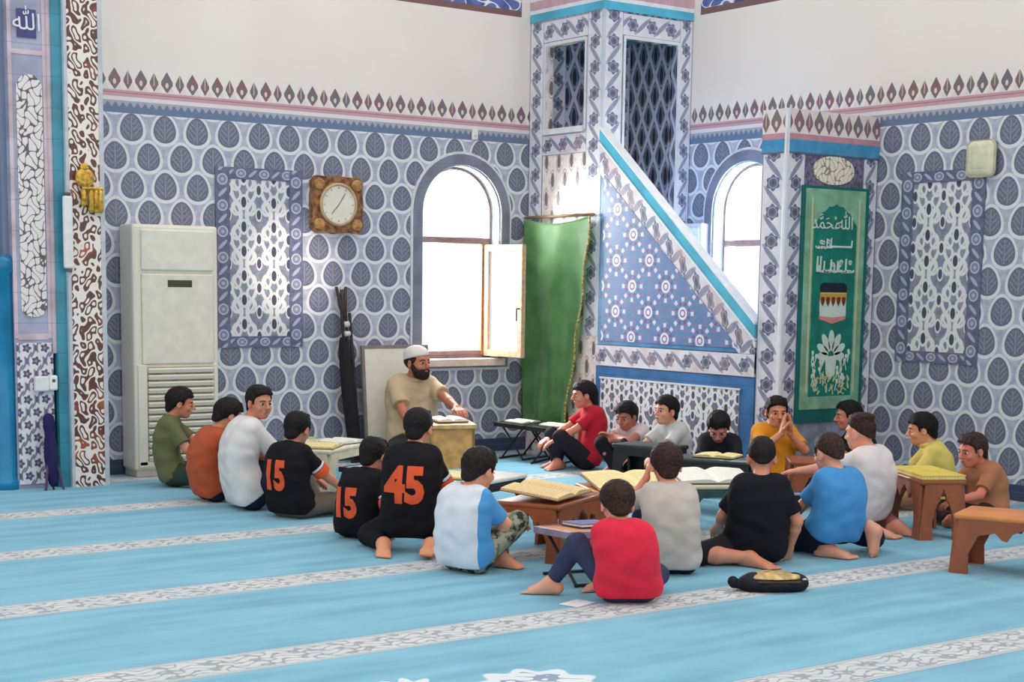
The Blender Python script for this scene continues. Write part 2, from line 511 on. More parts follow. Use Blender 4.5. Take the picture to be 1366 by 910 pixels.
def text_mesh(body, size, ext=.001, bold=0.0):
    cu = bpy.data.curves.new('lettering', 'FONT'); cu.body = body; cu.size = size; cu.extrude = ext
    cu.offset = bold; cu.align_x = 'CENTER'; cu.align_y = 'CENTER'; cu.resolution_u = 3
    o = bpy.data.objects.new('lettering_tmp', cu); col.objects.link(o)
    dg = bpy.context.evaluated_depsgraph_get()
    me = bpy.data.meshes.new_from_object(o.evaluated_get(dg))
    bpy.data.objects.remove(o); bpy.data.curves.remove(cu)
    me.materials.clear()
    return me
MY = Matrix(((1, 0, 0, 0), (0, 0, -1, 0), (0, 1, 0, 0), (0, 0, 0, 1)))          # 2-D (x,y) -> world (x,-,z): faces -Y
MX = Matrix(((0, 0, 1, 0), (1, 0, 0, 0), (0, 1, 0, 0), (0, 0, 0, 1)))           # 2-D (x,y) -> world (-,x,z)
def arch(x0, x1, z0, zs, n=20, steps=None):
    """window outline: straight sides to zs then a half-round head"""
    c = (x0 + x1) / 2; r = (x1 - x0) / 2
    return [(x0, z0), (x1, z0)] + [(c + r * math.cos(PI * i / n), zs + r * math.sin(PI * i / n)) for i in range(n + 1)]

# ------------------------------------------------------------------ the room
XW, YW, XT, YT, YP = 8.96, 10.8, 8.03, 9.85, 7.84
mat_qibla = tiled_wall('mihrab_wall_tiles', .38, 1)
mat_side = tiled_wall('side_wall_tiles', .656, -1)
b_ = MB(); b_.box(-1.5, 9.2, .2, 11.05, -.1, 0); tag(b_.build('floor', carpet_mat()), kind='structure')
AW = arch(6.964, 7.739, .77, 1.965)
me = curve_fill('wall_back', [[(-1.5, 0), (9.21, 0), (9.21, 4.3), (-1.5, 4.3)], AW], .25, Matrix.Translation((0, YW + .125, 0)) @ MY)
tag(link('wall_back', me, mat_qibla), kind='structure')
AW2 = arch(8.77, 9.545, .77, 2.0)
me = curve_fill('wall_right', [[(1.5, 0), (YW, 0), (YW, 4.3), (1.5, 4.3)], AW2], .25, Matrix.Translation((XW + .125, 0, 0)) @ MX)
tag(link('wall_right', me, mat_side), kind='structure')

m_reveal = plain('blue_white_reveal', (214, 234, 240), .35, .03, 3)
m_frame = plain('mauve_window_frame', (142, 116, 116), .45, .08)
m_sill = plain('cream_sill', (226, 206, 190), .4, .04)
m_orange = plain('varnished_pine', (196, 136, 92), .4, .15, 30)
m_glass = bpy.data.materials.new('window_glass'); m_glass.use_nodes = True
nt = m_glass.node_tree; nt.nodes.clear()
o_ = nt.nodes.new('ShaderNodeOutputMaterial'); tr = nt.nodes.new('ShaderNodeBsdfTransparent'); gl = nt.nodes.new('ShaderNodeBsdfGlossy')
gl.inputs['Roughness'].default_value = .03
mixs = nt.nodes.new('ShaderNodeMixShader'); lw = nt.nodes.new('ShaderNodeFresnel'); lw.inputs[0].default_value = 1.12
nt.links.new(lw.outputs[0], mixs.inputs[0]); nt.links.new(tr.outputs[0], mixs.inputs[1]); nt.links.new(gl.outputs[0], mixs.inputs[2])
nt.links.new(mixs.outputs[0], o_.inputs[0])
m_frost = bpy.data.materials.new('frosted_glass'); m_frost.use_nodes = True
nt = m_frost.node_tree; nt.nodes.clear()
o_ = nt.nodes.new('ShaderNodeOutputMaterial'); di = nt.nodes.new('ShaderNodeBsdfDiffuse'); tl = nt.nodes.new('ShaderNodeBsdfTranslucent')
for n_ in (di, tl): n_.inputs[0].default_value = (.97, .97, .96, 1)
mixs = nt.nodes.new('ShaderNodeMixShader'); mixs.inputs[0].default_value = .4
nt.links.new(di.outputs[0], mixs.inputs[1]); nt.links.new(tl.outputs[0], mixs.inputs[2]); nt.links.new(mixs.outputs[0], o_.inputs[0])
m_bluetrim = tile_plain('blue_grey_trim_tiles', (126, 130, 148), .3, .1)
m_dot = disc_border('disc_border')

def inset(pts, d, c):
    return [(p[0] + (c[0] - p[0]) / max(1e-6, abs(c[0] - p[0])) * min(d, abs(c[0] - p[0])), p[1]) for p in pts]
def window(n, M, x0, x1, z0, zs, depth):
    """M takes (along, height, outward) to the world; outward>0 leaves the room"""
    w = empty('window_%d' % n); tag(w, kind='structure')
    T = lambda dz: M @ Matrix.Translation((0, 0, dz))
    # tiled surround on the room face
    link('surround', curve_fill('surround', [arch(x0 - .085, x1 + .085, z0 - .06, zs), arch(x0, x1, z0, zs)], .02, T(-.009)), m_bluetrim, w)
    link('surround_edge', curve_fill('surround_edge', [arch(x0 - .105, x1 + .105, z0 - .08, zs), arch(x0 - .085, x1 + .085, z0 - .06, zs)], .014, T(-.006)), plain('white_tile_edge', (222, 224, 232), .3, .03), w)
    link('reveal', curve_fill('reveal', [arch(x0, x1, z0, zs), arch(x0 + .012, x1 - .012, z0 + .012, zs)], .24, T(.125)), m_reveal, w)
    f = .035
    link('frame', curve_fill('frame', [arch(x0 + .012, x1 - .012, z0 + .012, zs), arch(x0 + f, x1 - f, z0 + f, zs)], .05, T(depth)), m_frame, w)
    def bx(name, a, b_, c, d, e, g, mat):
        m_ = MB(); m_.box(a, b_, c, d, e, g, .004); o = m_.build(name, mat, w); o.data.transform(M); return o
    bx('transom', x0 + f, x1 - f, 1.725, 1.775, depth - .025, depth + .025, m_frame)
    link('pane', curve_fill('pane', [arch(x0 + f, x1 - f, 1.775, zs)], .006, T(depth)), m_glass, w)
    bx('sill', x0 - .02, x1 + .02, z0 - .045, z0 + .014, -.07, .2, m_sill)
    return w, bx
w1, bx1 = window(1, Matrix.Translation((0, YW, 0)) @ Matrix(((1, 0, 0, 0), (0, 0, 1, 0), (0, 1, 0, 0), (0, 0, 0, 1))), 6.964, 7.739, .77, 1.965, .13)
bx1('bottom_rail', 7.0, 7.70, .805, .845, .105, .155, m_frame)
bx1('mullion', 7.63, 7.70, .805, 1.725, .10, .16, m_orange)
bx1('pane', 7.0, 7.63, .845, 1.725, .127, .133, m_glass)
# the open casement swings into the room on the right jamb
sash = empty('sash', (7.665, YW + .09, 0), 0); sash.parent = w1; sash.rotation_euler = (0, 0, math.radians(7))
m_ = MB()
SW, z0_, z1_ = .46, .80, 1.72
m_.box(-.022, .022, -SW, -SW + .05, z0_, z1_, .004); m_.box(-.022, .022, -.05, 0, z0_, z1_, .004)
m_.box(-.022, .022, -SW + .05, -.05, z0_, z0_ + .055, .004); m_.box(-.022, .022, -SW + .05, -.05, z1_ - .055, z1_, .004)
m_.build('sash_frame', plain('pale_pine', (222, 184, 152), .4, .1, 30), sash)
m_ = MB(); m_.box(-.004, .004, -SW + .05, -.05, z0_ + .055, z1_ - .055); m_.build('sash_pane', m_frost, sash)
m_ = MB(); m_.bar((-.024, -SW + .025, 1.2), (-.06, -SW + .025, 1.2), .008); m_.bar((-.055, -SW + .025, 1.2), (-.055, -SW + .025, 1.1), .008); m_.build('sash_handle', plain('handle_grey', (120, 116, 112), .3), sash)
w2, bx2 = window(2, Matrix.Translation((XW, 0, 0)) @ Matrix(((0, 0, 1, 0), (1, 0, 0, 0), (0, 1, 0, 0), (0, 0, 0, 1))), 8.77, 9.545, .77, 2.0, .13)
bx2('bottom_rail', 8.805, 9.51, .805, .845, .105, .155, m_frame)
bx2('pane', 8.805, 9.51, .845, 1.725, .127, .133, m_glass)

# tiled panels set into the two walls
m_orn = ornate_panel('white_arabesque_tiles', .245, .36)
def wall_panel(n, M, x0, x1, z0, z1, b, line=None):
    t = empty('trim_%d' % n); tag(t, kind='structure')
    d = Vector((0, 0, -.012))
    def bd(p0, p1, w): 
        o = band('border', p0, p1, w, d, m_dot, t); o.data.transform(M)
    bd((x0, z0, 0), (x0, z1, 0), (b, 0, 0)); bd((x1 - b, z0, 0), (x1 - b, z1, 0), (b, 0, 0))
    bd((x0 + b, z0, 0), (x1 - b, z0, 0), (0, b * .75, 0)); bd((x0 + b, z1 - b * .75, 0), (x1 - b, z1 - b * .75, 0), (0, b * .75, 0))
    m_ = MB(); m_.box(x0 + b, x1 - b, z0 + b * .75, z1 - b * .75, -.006, 0.0)
    o = m_.build('centre_tiles', m_orn, t, uv=False); o.data.transform(M)
    bm = bmesh.new(); bm.from_mesh(o.data); auto_uv(bm)
    uvl = bm.loops.layers.uv.verify()
    ref = (M @ Vector((x0 + b, z0 + b * .75, 0)))
    for f in bm.faces:
        for l in f.loops:
            p = l.vert.co; l[uvl].uv = ((p - ref).xy.length, p.z - ref.z)
    bm.to_mesh(o.data); bm.free()
MQ = Matrix.Translation((0, YW, 0)) @ Matrix(((1, 0, 0, 0), (0, 0, 1, 0), (0, 1, 0, 0), (0, 0, 0, 1)))
MS = Matrix.Translation((XW, 0, 0)) @ Matrix(((0, 0, 1, 0), (1, 0, 0, 0), (0, 1, 0, 0), (0, 0, 0, 1)))
wall_panel(1, MQ, 5.165, 5.885, .90, 2.225, .112)
wall_panel(2, MS, 6.885, 7.60, .89, 2.22, .105)

# ------------------------------------------------------------------ mihrab surround at the left
m_ara = arabesque('brown_arabesque_tiles')
m_teal = tile_plain('teal_tiles', (62, 142, 164), .25)
m_pink = tile_plain('pale_mauve_tiles', (206, 186, 196), .3)
m_lil = tile_plain('lilac_tiles', (164, 168, 192), .3)
m_script = script_panel('white_script_panel')
mih = empty('mihrab', (3.6, 10.3, 0), 0, 'tiled prayer niche surround at the left edge, with brown arabesque column and teal strip', 'mihrab')
def mpart(name, x0, x1, y0, y1, z0, z1, mat, bev=0):
    m_ = MB(); m_.box(x0, x1, y0, y1, z0, z1, bev); o = m_.build(name, mat, mih)
    o.matrix_parent_inverse = Matrix.Translation((-3.6, -10.3, 0)); return o
mpart('outer_column', 3.875, 4.085, 10.285, 10.79, 0, 4.2, m_ara)
m_edge = plain('white_tile_edge', (222, 224, 232), .3, .03)
mpart('column_edge', 4.085, 4.115, 10.28, 10.79, 0, 4.2, plain('grey_white_edge', (196, 200, 210), .3, .05))
mpart('column_edge', 3.853, 3.875, 10.28, 10.6, 0, 4.2, plain('grey_white_edge', (196, 200, 210), .3, .05))
mpart('teal_strip', 3.785, 3.853, 10.315, 10.6, 0, 4.2, m_teal)
mpart('mauve_strip', 3.762, 3.785, 10.335, 10.6, .9, 4.2, m_pink)
mpart('pilaster', 3.51, 3.762, 10.36, 10.6, 0, 4.2, m_lil)
mpart('flower_panel', 3.522, 3.765, 10.352, 10.36, .03, .97, flower_tiles('white_flower_tiles'))
m_ = MB(); cx_ = 3.645
prof = [(cx_ - .085, 1.2), (cx_ + .085, 1.2)] + [(cx_ + .085 * math.cos(PI * i / 14), 2.62 + .085 * math.sin(PI * i / 14)) for i in range(15)]
prof = [(cx_ + .085 * math.cos(-PI * i / 14), 1.2 + .06 * math.sin(-PI * i / 14)) for i in range(14, -1, -1)] + prof[2:]
m_.prism([(p[0], 10.352, p[1]) for p in prof], (0, .008, 0)); o = m_.build('script_panel', m_script, mih); o.matrix_parent_inverse = Matrix.Translation((-3.6, -10.3, 0))
mpart('mauve_strip', 3.51, 3.535, 10.354, 10.36, 1.0, 4.2, m_pink); mpart('mauve_strip', 3.738, 3.762, 10.354, 10.36, 1.0, 4.2, m_pink)
mpart('mauve_strip', 3.535, 3.738, 10.354, 10.36, 2.83, 2.86, m_pink); mpart('mauve_strip', 3.535, 3.738, 10.354, 10.36, .99, 1.03, m_pink)
mpart('name_plaque', 3.575, 3.70, 10.35, 10.36, 2.935, 3.115, plain('indigo_tile', (76, 74, 132), .3, .1))
try:
    me = text_mesh('\ufdf2', .15, .001); me.transform(Matrix.Translation((3.6375, 10.348, 3.03)) @ MY)
    o = link('plaque_lettering', me, plain('white_glaze', (232, 232, 238), .3, .02), mih); o.matrix_parent_inverse = Matrix.Translation((-3.6, -10.3, 0))
except Exception as ex: print('text', ex)
mpart('niche_wall', 2.6, 3.51, 10.5, 10.6, 1.5, 4.2, tile_plain('slate_blue_tiles', (120, 138, 176), .3))
mpart('niche_border', 3.47, 3.51, 10.42, 10.5, 1.5, 4.2, floral('niche_floral', (214, 218, 230), (84, 98, 140), per=.1))
mpart('red_tile_panel', 3.40, 3.475, 10.43, 10.5, 2.4, 2.83, arabesque('red_arabesque', (232, 222, 224), (150, 66, 84), (186, 96, 104), 40))
m_ = MB(); m_.lathe([(.085, 0), (.085, .06), (.068, .08), (.065, 1.42), (.08, 1.44), (.08, 1.5), (.06, 1.54)], (3.455, 10.42, 0), 24)
o = m_.build('blue_colonnette', plain('glossy_blue_glaze', (30, 130, 176), .12, .12, 3), mih, True); o.matrix_parent_inverse = Matrix.Translation((-3.6, -10.3, 0))
mpart('niche_base', 2.6, 3.51, 10.46, 10.6, 0, 1.5, m_teal)

# ------------------------------------------------------------------ minbar (pulpit with stair) in the corner
m_flo = floral('blue_floral_border'); m_flow = floral('warm_floral_border', warm=.55)
m_lat = lattice('dark_ogee_lattice')
m_latw = lattice('pale_ogee_lattice', (214, 198, 194), (240, 230, 226), .165, .3)
m_bluep = tile_plain('minbar_blue_tiles', (62, 112, 166), .25)
m_cyan = plain('turquoise_glaze', (92, 184, 212), .18, .08, 4)
m_white = plain('white_glaze_edge', (232, 236, 240), .2, .03)
mb = empty('minbar', (8.5, 9.3, 0), 0, 'tall blue-tiled pulpit with a boxed tower, sloping stair rail and entrance gate', 'pulpit')
MI = Matrix.Translation((-8.5, -9.3, 0))
def mp(o): o.parent = mb; o.matrix_parent_inverse = MI; return o
def mbox(name, x0, x1, y0, y1, z0, z1, mat, bev=0):
    m_ = MB(); m_.box(x0, x1, y0, y1, z0, z1, bev); return mp(m_.build(name, mat))
TW = .07
wy0, wy1, wz0, wz1 = 10.07, 10.585, 2.66, 3.325     # window in the left face
dx0, dx1, dz0, dz1 = 8.25, 8.80, 1.6, 3.33          # doorway in the stair face
me = curve_fill('tower_side', [[(YT, 0), (YW - .005, 0), (YW - .005, 4.25), (YT, 4.25)], [(wy0, wz0), (wy1, wz0), (wy1, wz1), (wy0, wz1)]], TW, Matrix.Translation((XT + TW / 2, 0, 0)) @ MX)
mp(link('tower_side', me, m_latw))
me = curve_fill('tower_front', [[(XT + TW, 0), (XW - .005, 0), (XW - .005, 4.25), (XT + TW, 4.25)], [(dx0, dz0), (dx1, dz0), (dx1, dz1), (dx0, dz1)]], TW, Matrix.Translation((0, YT + TW / 2, 0)) @ MY)
mp(link('tower_front', me, m_lat))
mbox('tower_back_lining', XT + TW, XW - .06, YW - .06, YW - .01, 1.5, 4.2, m_lat)
mbox('tower_right_lining', XW - .06, XW - .01, YT + TW, YW - .06, 1.5, 4.2, m_lat)
mp(band('lining_border', (XW - .065, 10.55, 1.6), (XW - .065, 10.55, 3.4), (0, .16, 0), (.004, 0, 0), m_flo))
mp(band('lining_border', (8.62, YW - .064, 1.6), (8.62, YW - .064, 3.4), (.15, 0, 0), (0, .003, 0), m_flo))
mp(band('lining_border', (8.2, YW - .064, 1.6), (8.2, YW - .064, 3.4), (.15, 0, 0), (0, .003, 0), m_flo))
mbox('tower_ceiling', XT + TW, XW - .06, YT + TW, YW - .06, 3.42, 3.46, m_teal)
mbox('tower_landing', XT + TW, XW - .06, YT + TW, YW - .06, 1.5, 1.56, m_white)
m_bu = floral('upper_floral_border', (228, 228, 236), (112, 118, 144), (166, 170, 192))
P = -.006
# side face borders
def side_band(y0, z0, y1, z1, ay, az, mat=m_bu): return mp(band('floral_border', (XT, y0, z0), (XT, y1, z1), (0, ay, az), (P, 0, 0), mat))
side_band(YT + .005, 1.0, YT + .005, 3.53, .185, 0)
side_band(10.615, 1.0, 10.615, 3.53, .18, 0)
side_band(YT + .19, 3.355, 10.615, 3.355, 0, .17)
side_band(YT + .19, 2.45, 10.615, 2.45, 0, .16, m_flow)
# front face borders
def front_band(x0, z0, x1, z1, ax, az, mat=m_bu): return mp(band('floral_border', (x0, YT, z0), (x1, YT, z1), (ax, 0, az), (0, P, 0), mat))
front_band(XT + .005, 1.2, XT + .005, 3.53, .185, 0)
front_band(8.82, 1.2, 8.82, 3.53, .135, 0)
front_band(XT + .19, 3.355, 8.82, 3.355, 0, .17)
# white and grey edging round the openings
def edge(p0, p1, across, d): return mp(band('opening_edge', p0, p1, across, d, m_edge))
for y_ in (wy0 - .022, wy1): edge((XT, y_, wz0 - .03), (XT, y_, wz1 + .022), (0, .022, 0), (-.012, 0, 0))
edge((XT, wy0, wz0 - .045), (XT, wy1, wz0 - .045), (0, 0, .045), (-.03, 0, 0)); edge((XT, wy0, wz1), (XT, wy1, wz1), (0, 0, .025), (-.012, 0, 0))
for x_ in (dx0 - .022, dx1): edge((x_, YT, dz0), (x_, YT, dz1 + .022), (.022, 0, 0), (0, -.012, 0))
edge((dx0, YT, dz1), (dx1, YT, dz1), (0, 0, .025), (0, -.012, 0))
mbox('tower_corner', XT - .012, XT + .012, YT - .012, YT + .012, 1.0, 4.25, plain('pale_corner', (196, 206, 222), .3, .04), .004)
# cornice bands
for z0_, z1_, mm in ((3.535, 3.60, m_cyan), (3.60, 3.63, m_white), (3.63, 3.70, plain('pink_glaze', (206, 168, 176), .3, .05)), (3.70, 3.74, m_white)):
    m_ = MB(); m_.box(XT - .014, XW - .003, YT - .014, YW - .003, z0_, z1_); mp(m_.build('cornice', mm))
# stair flank, in the same plane as the tower side
ys, ye = YT, 8.07
m_ = MB(); m_.prism([(XT, ys, 0), (XT, ye, 0), (XT, ye, 1.02), (XT, ys, 2.5)], (.1, 0, 0)); mp(m_.build('stair_flank', m_bluep))
nst = 7
for i in range(nst):
    a = ye + (ys - ye) * i / nst; mbox('step', XT + .1, XW - .01, a, ys, i * 1.5 / nst, (i + 1) * 1.5 / nst, m_white)
sl = (2.50 - 1.02) / (ys - ye)
def zat(y, top=2.5): return top - (ys - y) * sl
m_tri = star_field('blue_star_tiles')
tri = [(9.79, .965), (8.235, .965), (9.79, .965 + 1.555 * sl)]
m_ = MB(); m_.prism([(XT - .012, y, z) for y, z in [(9.83, .935), (8.15, .935), (9.83, .935 + 1.68 * sl)]], (.012, 0, 0)); mp(m_.build('triangle_frame', tile_plain('mid_blue_frame', (76, 136, 184), .25)))
m_ = MB(); m_.prism([(XT - .018, y, z) for y, z in tri], (.006, 0, 0)); mp(m_.build('star_panel', m_tri))
# sloping floral border
bandlen = Vector((0, ye - ys, (1.02 - 2.5)))
o = mp(band('sloping_border', (XT, ys, 2.27), (XT, ye, 2.27 + bandlen.z), (0, 0, .235), (-.014, 0, 0), m_flow))
# handrails
def rail(x0, x1, name='handrail'):
    z0_, z1_ = 2.505, 2.505 + bandlen.z
    for nm, a, h, mat, xo in (('rail_base', 0, .016, m_white, 0), (name, .016, .10, m_cyan, .006), ('rail_cap', .116, .014, m_white, 0)):
        m_ = MB(); m_.prism([(x0 - .01 + xo, ys, z0_ + a), (x0 - .01 + xo, ye, z1_ + a), (x0 - .01 + xo, ye, z1_ + a + h), (x0 - .01 + xo, ys, z0_ + a + h)], (x1 - x0 + .02 - 2 * xo, 0, 0)); mp(m_.build(nm, mat))
rail(XT - .02, XT + .05)
# level border and base panel
mp(band('level_border', (XT, ye, .765), (XT, ys, .765), (0, 0, .165), (-.017, 0, 0), m_flow))
mbox('base_frame', XT - .012, XT, ye, ys, 0, .76, m_bluep)
mbox('base_panel', XT - .018, XT - .010, 8.215, 9.78, .03, .665, ornate_panel('white_bud_tiles', .235, .3, (122, 128, 146), (226, 226, 230), (70, 74, 92)))
mp(band('base_panel_edge', (XT - .018, 8.2, .665), (XT - .018, 9.795, .665), (0, 0, .014), (-.004, 0, 0), m_edge))
# entrance gate
gx0, gx1, gy0, gy1 = XT, XW - .004, YP, 8.07
mbox('gate_body', gx0, gx1, gy0, gy1, 0, 2.62, plain('gate_grey_tiles', (150, 158, 180), .3, .1))
mp(band('gate_border', (gx0, gy0 + .01, .02), (gx0, gy0 + .01, 2.325), (0, gy1 - gy0 - .02, 0), (-.006, 0, 0), m_flo))
mp(band('gate_border', (gx0 + .01, gy0, .02), (gx0 + .01, gy0, 2.325), (.165, 0, 0), (0, -.006, 0), m_flo))
mp(band('gate_border', (gx1 - .15, gy0, .02), (gx1 - .15, gy0, 2.325), (.145, 0, 0), (0, -.006, 0), m_flo))
m_cren, nt, b = new_mat('gate_crest_tiles', .32, .5)
u_, v_ = uvs(nt)
g_ = mixc(ss(.3, .7, noise(nt, 6, 2)), (222, 208, 206), (232, 220, 218))
setcol(nt, b, crenels(nt, u_ * (1 / .165), v_, 0.0, 1.0, .6, g_))
mp(band('crest', (gx0 + .003, gy0, 2.455), (gx1, gy0, 2.455), (0, 0, .165), (0, -.010, 0), m_cren))
mp(band('crest', (gx0, gy0, 2.455), (gx0, gy1, 2.455), (0, 0, .165), (-.010, 0, 0), m_cren))
for z0_, z1_, mm in ((2.33, 2.415, plain('gate_blue_band', (70, 146, 190), .22, .06)), (2.415, 2.455, plain('gate_pink_band', (190, 140, 152), .3, .05)), (2.318, 2.33, plain('dark_joint', (84, 98, 120), .4))):
    mbox('gate_band', gx0 - .013, gx1, gy0 - .013, gy1, z0_, z1_, mm)
mbox('gate_corner', gx0 - .014, gx0 + .014, gy0 - .014, gy0 + .014, 0, 2.62, m_edge, .005)
m_ = MB()
m_.prism([(8.495 + .215 * math.cos(t) * (1 if abs(math.cos(t)) < .9 else .97), gy0 - .012, 2.222 + .1 * math.sin(t)) for t in [2 * PI * i / 28 for i in range(28)]], (0, .012, 0))
mp(m_.build('script_roundel', script_panel('cream_script', (232, 226, 206), (150, 136, 120))))
mbox('roundel_ground', 8.2, 8.80, gy0 - .004, gy0, 2.11, 2.318, plain('slate_mauve', (108, 104, 130), .3, .3, 40))

# ------------------------------------------------------------------ figures: one smooth surface per body, grown from a distance field
class Field:
    def __init__(s, lo, hi, h):
        s.h = h; s.lo = np.array(lo, float)
        s.n = np.ceil((np.array(hi) - s.lo) / h).astype(int) + 1
        s.F = np.full(s.n, 1.0, np.float32)
        s.ax = [(s.lo[i] + h * np.arange(s.n[i])).astype(np.float32) for i in range(3)]
    def block(s, lo, hi):
        a = np.clip(np.floor((np.array(lo) - s.lo) / s.h).astype(int), 0, s.n); b = np.clip(np.ceil((np.array(hi) - s.lo) / s.h).astype(int) + 1, 0, s.n)
        if (b <= a).any(): return None
        sl = tuple(slice(int(x), int(y)) for x, y in zip(a, b))
        X = s.ax[0][sl[0]][:, None, None]; Y = s.ax[1][sl[1]][None, :, None]; Z = s.ax[2][sl[2]][None, None, :]
        return sl, X, Y, Z
    def put(s, sl, d, k, cut=False):
        a = s.F[sl]
        if cut:
            b = -d; hh = np.maximum(k - np.abs(a - b), 0) / k
            s.F[sl] = np.maximum(a, b) + hh * hh * k * .25
        else:
            hh = np.maximum(k - np.abs(a - d), 0) / k
            s.F[sl] = np.minimum(a, d) - hh * hh * k * .25
    def cone(s, a, b, ra, rb, k=.015, flat=False, cut=False):
        a = np.array(a, float); b = np.array(b, float); r = max(ra, rb) + k + 2 * s.h
        q = s.block(np.minimum(a, b) - r, np.maximum(a, b) + r)
        if q is None: return
        sl, X, Y, Z = q
        v = b - a; L2 = max(1e-9, float(v @ v))
        t = ((X - a[0]) * v[0] + (Y - a[1]) * v[1] + (Z - a[2]) * v[2]) / L2
        tc = np.clip(t, 0, 1)
        d = np.sqrt((X - a[0] - tc * v[0]) ** 2 + (Y - a[1] - tc * v[1]) ** 2 + (Z - a[2] - tc * v[2]) ** 2) - (ra + (rb - ra) * tc)
        if flat: d = np.maximum(d, (t - 1) * math.sqrt(L2))
        s.put(sl, d, k, cut)
    def ell(s, c, R, rad, k=.015, cut=False):
        c = np.array(c, float); r = max(rad) + k + 2 * s.h
        q = s.block(c - r, c + r)
        if q is None: return
        sl, X, Y, Z = q
        dx, dy, dz = X - c[0], Y - c[1], Z - c[2]
        p = [(R[0][i] * dx + R[1][i] * dy + R[2][i] * dz) for i in range(3)]
        k0 = np.sqrt(sum((p[i] / rad[i]) ** 2 for i in range(3))); k1 = np.sqrt(sum((p[i] / rad[i] ** 2) ** 2 for i in range(3)))
        s.put(sl, k0 * (k0 - 1) / np.maximum(k1, 1e-6), k, cut)
    def plane(s, c, n, k=0.0):
        """keep the side of the plane away from n"""
        X = s.ax[0][:, None, None]; Y = s.ax[1][None, :, None]; Z = s.ax[2][None, None, :]
        d = (X - c[0]) * n[0] + (Y - c[1]) * n[1] + (Z - c[2]) * n[2]
        F0 = np.maximum(s.F, d)
        if k: hh = np.maximum(k - np.abs(s.F - d), 0) / k; F0 = F0 + hh * hh * k * .25
        s.F = F0.astype(np.float32)
    def ripple(s, amp, fx, fy, fz, ph=0.0):
        X = s.ax[0][:, None, None]; Y = s.ax[1][None, :, None]; Z = s.ax[2][None, None, :]
        s.F = (s.F + amp * np.sin(X * fx + 1.7 * np.sin(Z * fz * .6 + ph) + ph) * np.sin(Y * fy + ph * 2 + 1.3 * np.sin(X * fx * .5)) * np.sin(Z * fz + ph + 1.2 * np.sin(Y * fy * .4))).astype(np.float32)
    def mesh(s, name):
        F = s.F; n = F.shape
        ins = F < 0
        cnt = np.zeros(tuple(k - 1 for k in n), np.int8)
        for i in (0, 1):
            for j in (0, 1):
                for k in (0, 1): cnt += ins[i:n[0] - 1 + i, j:n[1] - 1 + j, k:n[2] - 1 + k]
        act = np.argwhere((cnt > 0) & (cnt < 8))
        if len(act) == 0: raise RuntimeError('empty field ' + name)
        idx = np.full(cnt.shape, -1, np.int32); idx[tuple(act.T)] = np.arange(len(act))
        cs_ = np.array([[i, j, k] for i in (0, 1) for j in (0, 1) for k in (0, 1)])
        val = np.stack([F[tuple((act + c).T)] for c in cs_], 1)
        acc = np.zeros((len(act), 3)); w = np.zeros(len(act))
        for a in range(8):
            for b in range(a + 1, 8):
                if np.abs(cs_[a] - cs_[b]).sum() != 1: continue
                m = (val[:, a] < 0) != (val[:, b] < 0)
                t = val[m, a] / (val[m, a] - val[m, b])
                acc[m] += cs_[a] + t[:, None] * (cs_[b] - cs_[a]); w[m] += 1
        V = (act + acc / w[:, None]) * s.h + s.lo
        Q = []
        for ax in range(3):
            sl0 = [slice(1, n[d] - 1) for d in range(3)]; sl1 = list(sl0); sl0[ax] = slice(0, n[ax] - 1); sl1[ax] = slice(1, n[ax])
            A = ins[tuple(sl0)]; B = ins[tuple(sl1)]
            e = np.argwhere(A != B)
            if not len(e): continue
            off = np.array([1, 1, 1]); off[ax] = 0
            p = e + off
            o1, o2 = [d for d in range(3) if d != ax]
            u = np.zeros(3, int); u[o1] = 1; v = np.zeros(3, int); v[o2] = 1
            q = np.stack([idx[tuple((p - u - v).T)], idx[tuple((p - v).T)], idx[tuple(p.T)], idx[tuple((p - u).T)]], 1)
            flip = A[tuple(e.T)]
            if ax == 1: flip = ~flip
            q[~flip] = q[~flip][:, ::-1]
            Q.append(q)
        Q = np.concatenate(Q)
        Q = Q[(Q >= 0).all(1)]
        me = bpy.data.meshes.new(name)
        me.vertices.add(len(V)); me.vertices.foreach_set('co', V.astype(np.float32).ravel())
        me.loops.add(len(Q) * 4); me.loops.foreach_set('vertex_index', Q.astype(np.int32).ravel())
        me.polygons.add(len(Q)); me.polygons.foreach_set('loop_start', np.arange(0, len(Q) * 4, 4, dtype=np.int32))
        me.update(); me.validate()
        return me

def unit(v): v = np.array(v, float); return v / max(1e-9, np.linalg.norm(v))
def rotm(yaw, pitch, roll):
    """yaw turns to the person's left (+), pitch nods down (+), roll leans to the right (+); columns are right, forward, up"""
    cy, sy = math.cos(yaw), math.sin(yaw); cp, sp = math.cos(pitch), math.sin(pitch); cr, sr = math.cos(roll), math.sin(roll)
    Z = np.array([[cy, -sy, 0], [sy, cy, 0], [0, 0, 1]]); X = np.array([[1, 0, 0], [0, cp, sp], [0, -sp, cp]]); Y = np.array([[cr, 0, sr], [0, 1, 0], [-sr, 0, cr]])
    return Z @ X @ Y
def ik(A, T, l1, l2, pole):
    A = np.array(A, float); T = np.array(T, float); d = T - A; L = np.linalg.norm(d); m = (l1 + l2) * .995
    if L > m: T = A + d * m / L; d = T - A; L = m
    L = max(L, abs(l1 - l2) + .01); u = unit(d)
    a = (l1 * l1 - l2 * l2 + L * L) / (2 * L); h = math.sqrt(max(0, l1 * l1 - a * a))
    p = np.array(pole, float); p = unit(p - u * (p @ u))
    return A + u * a + p * h, T
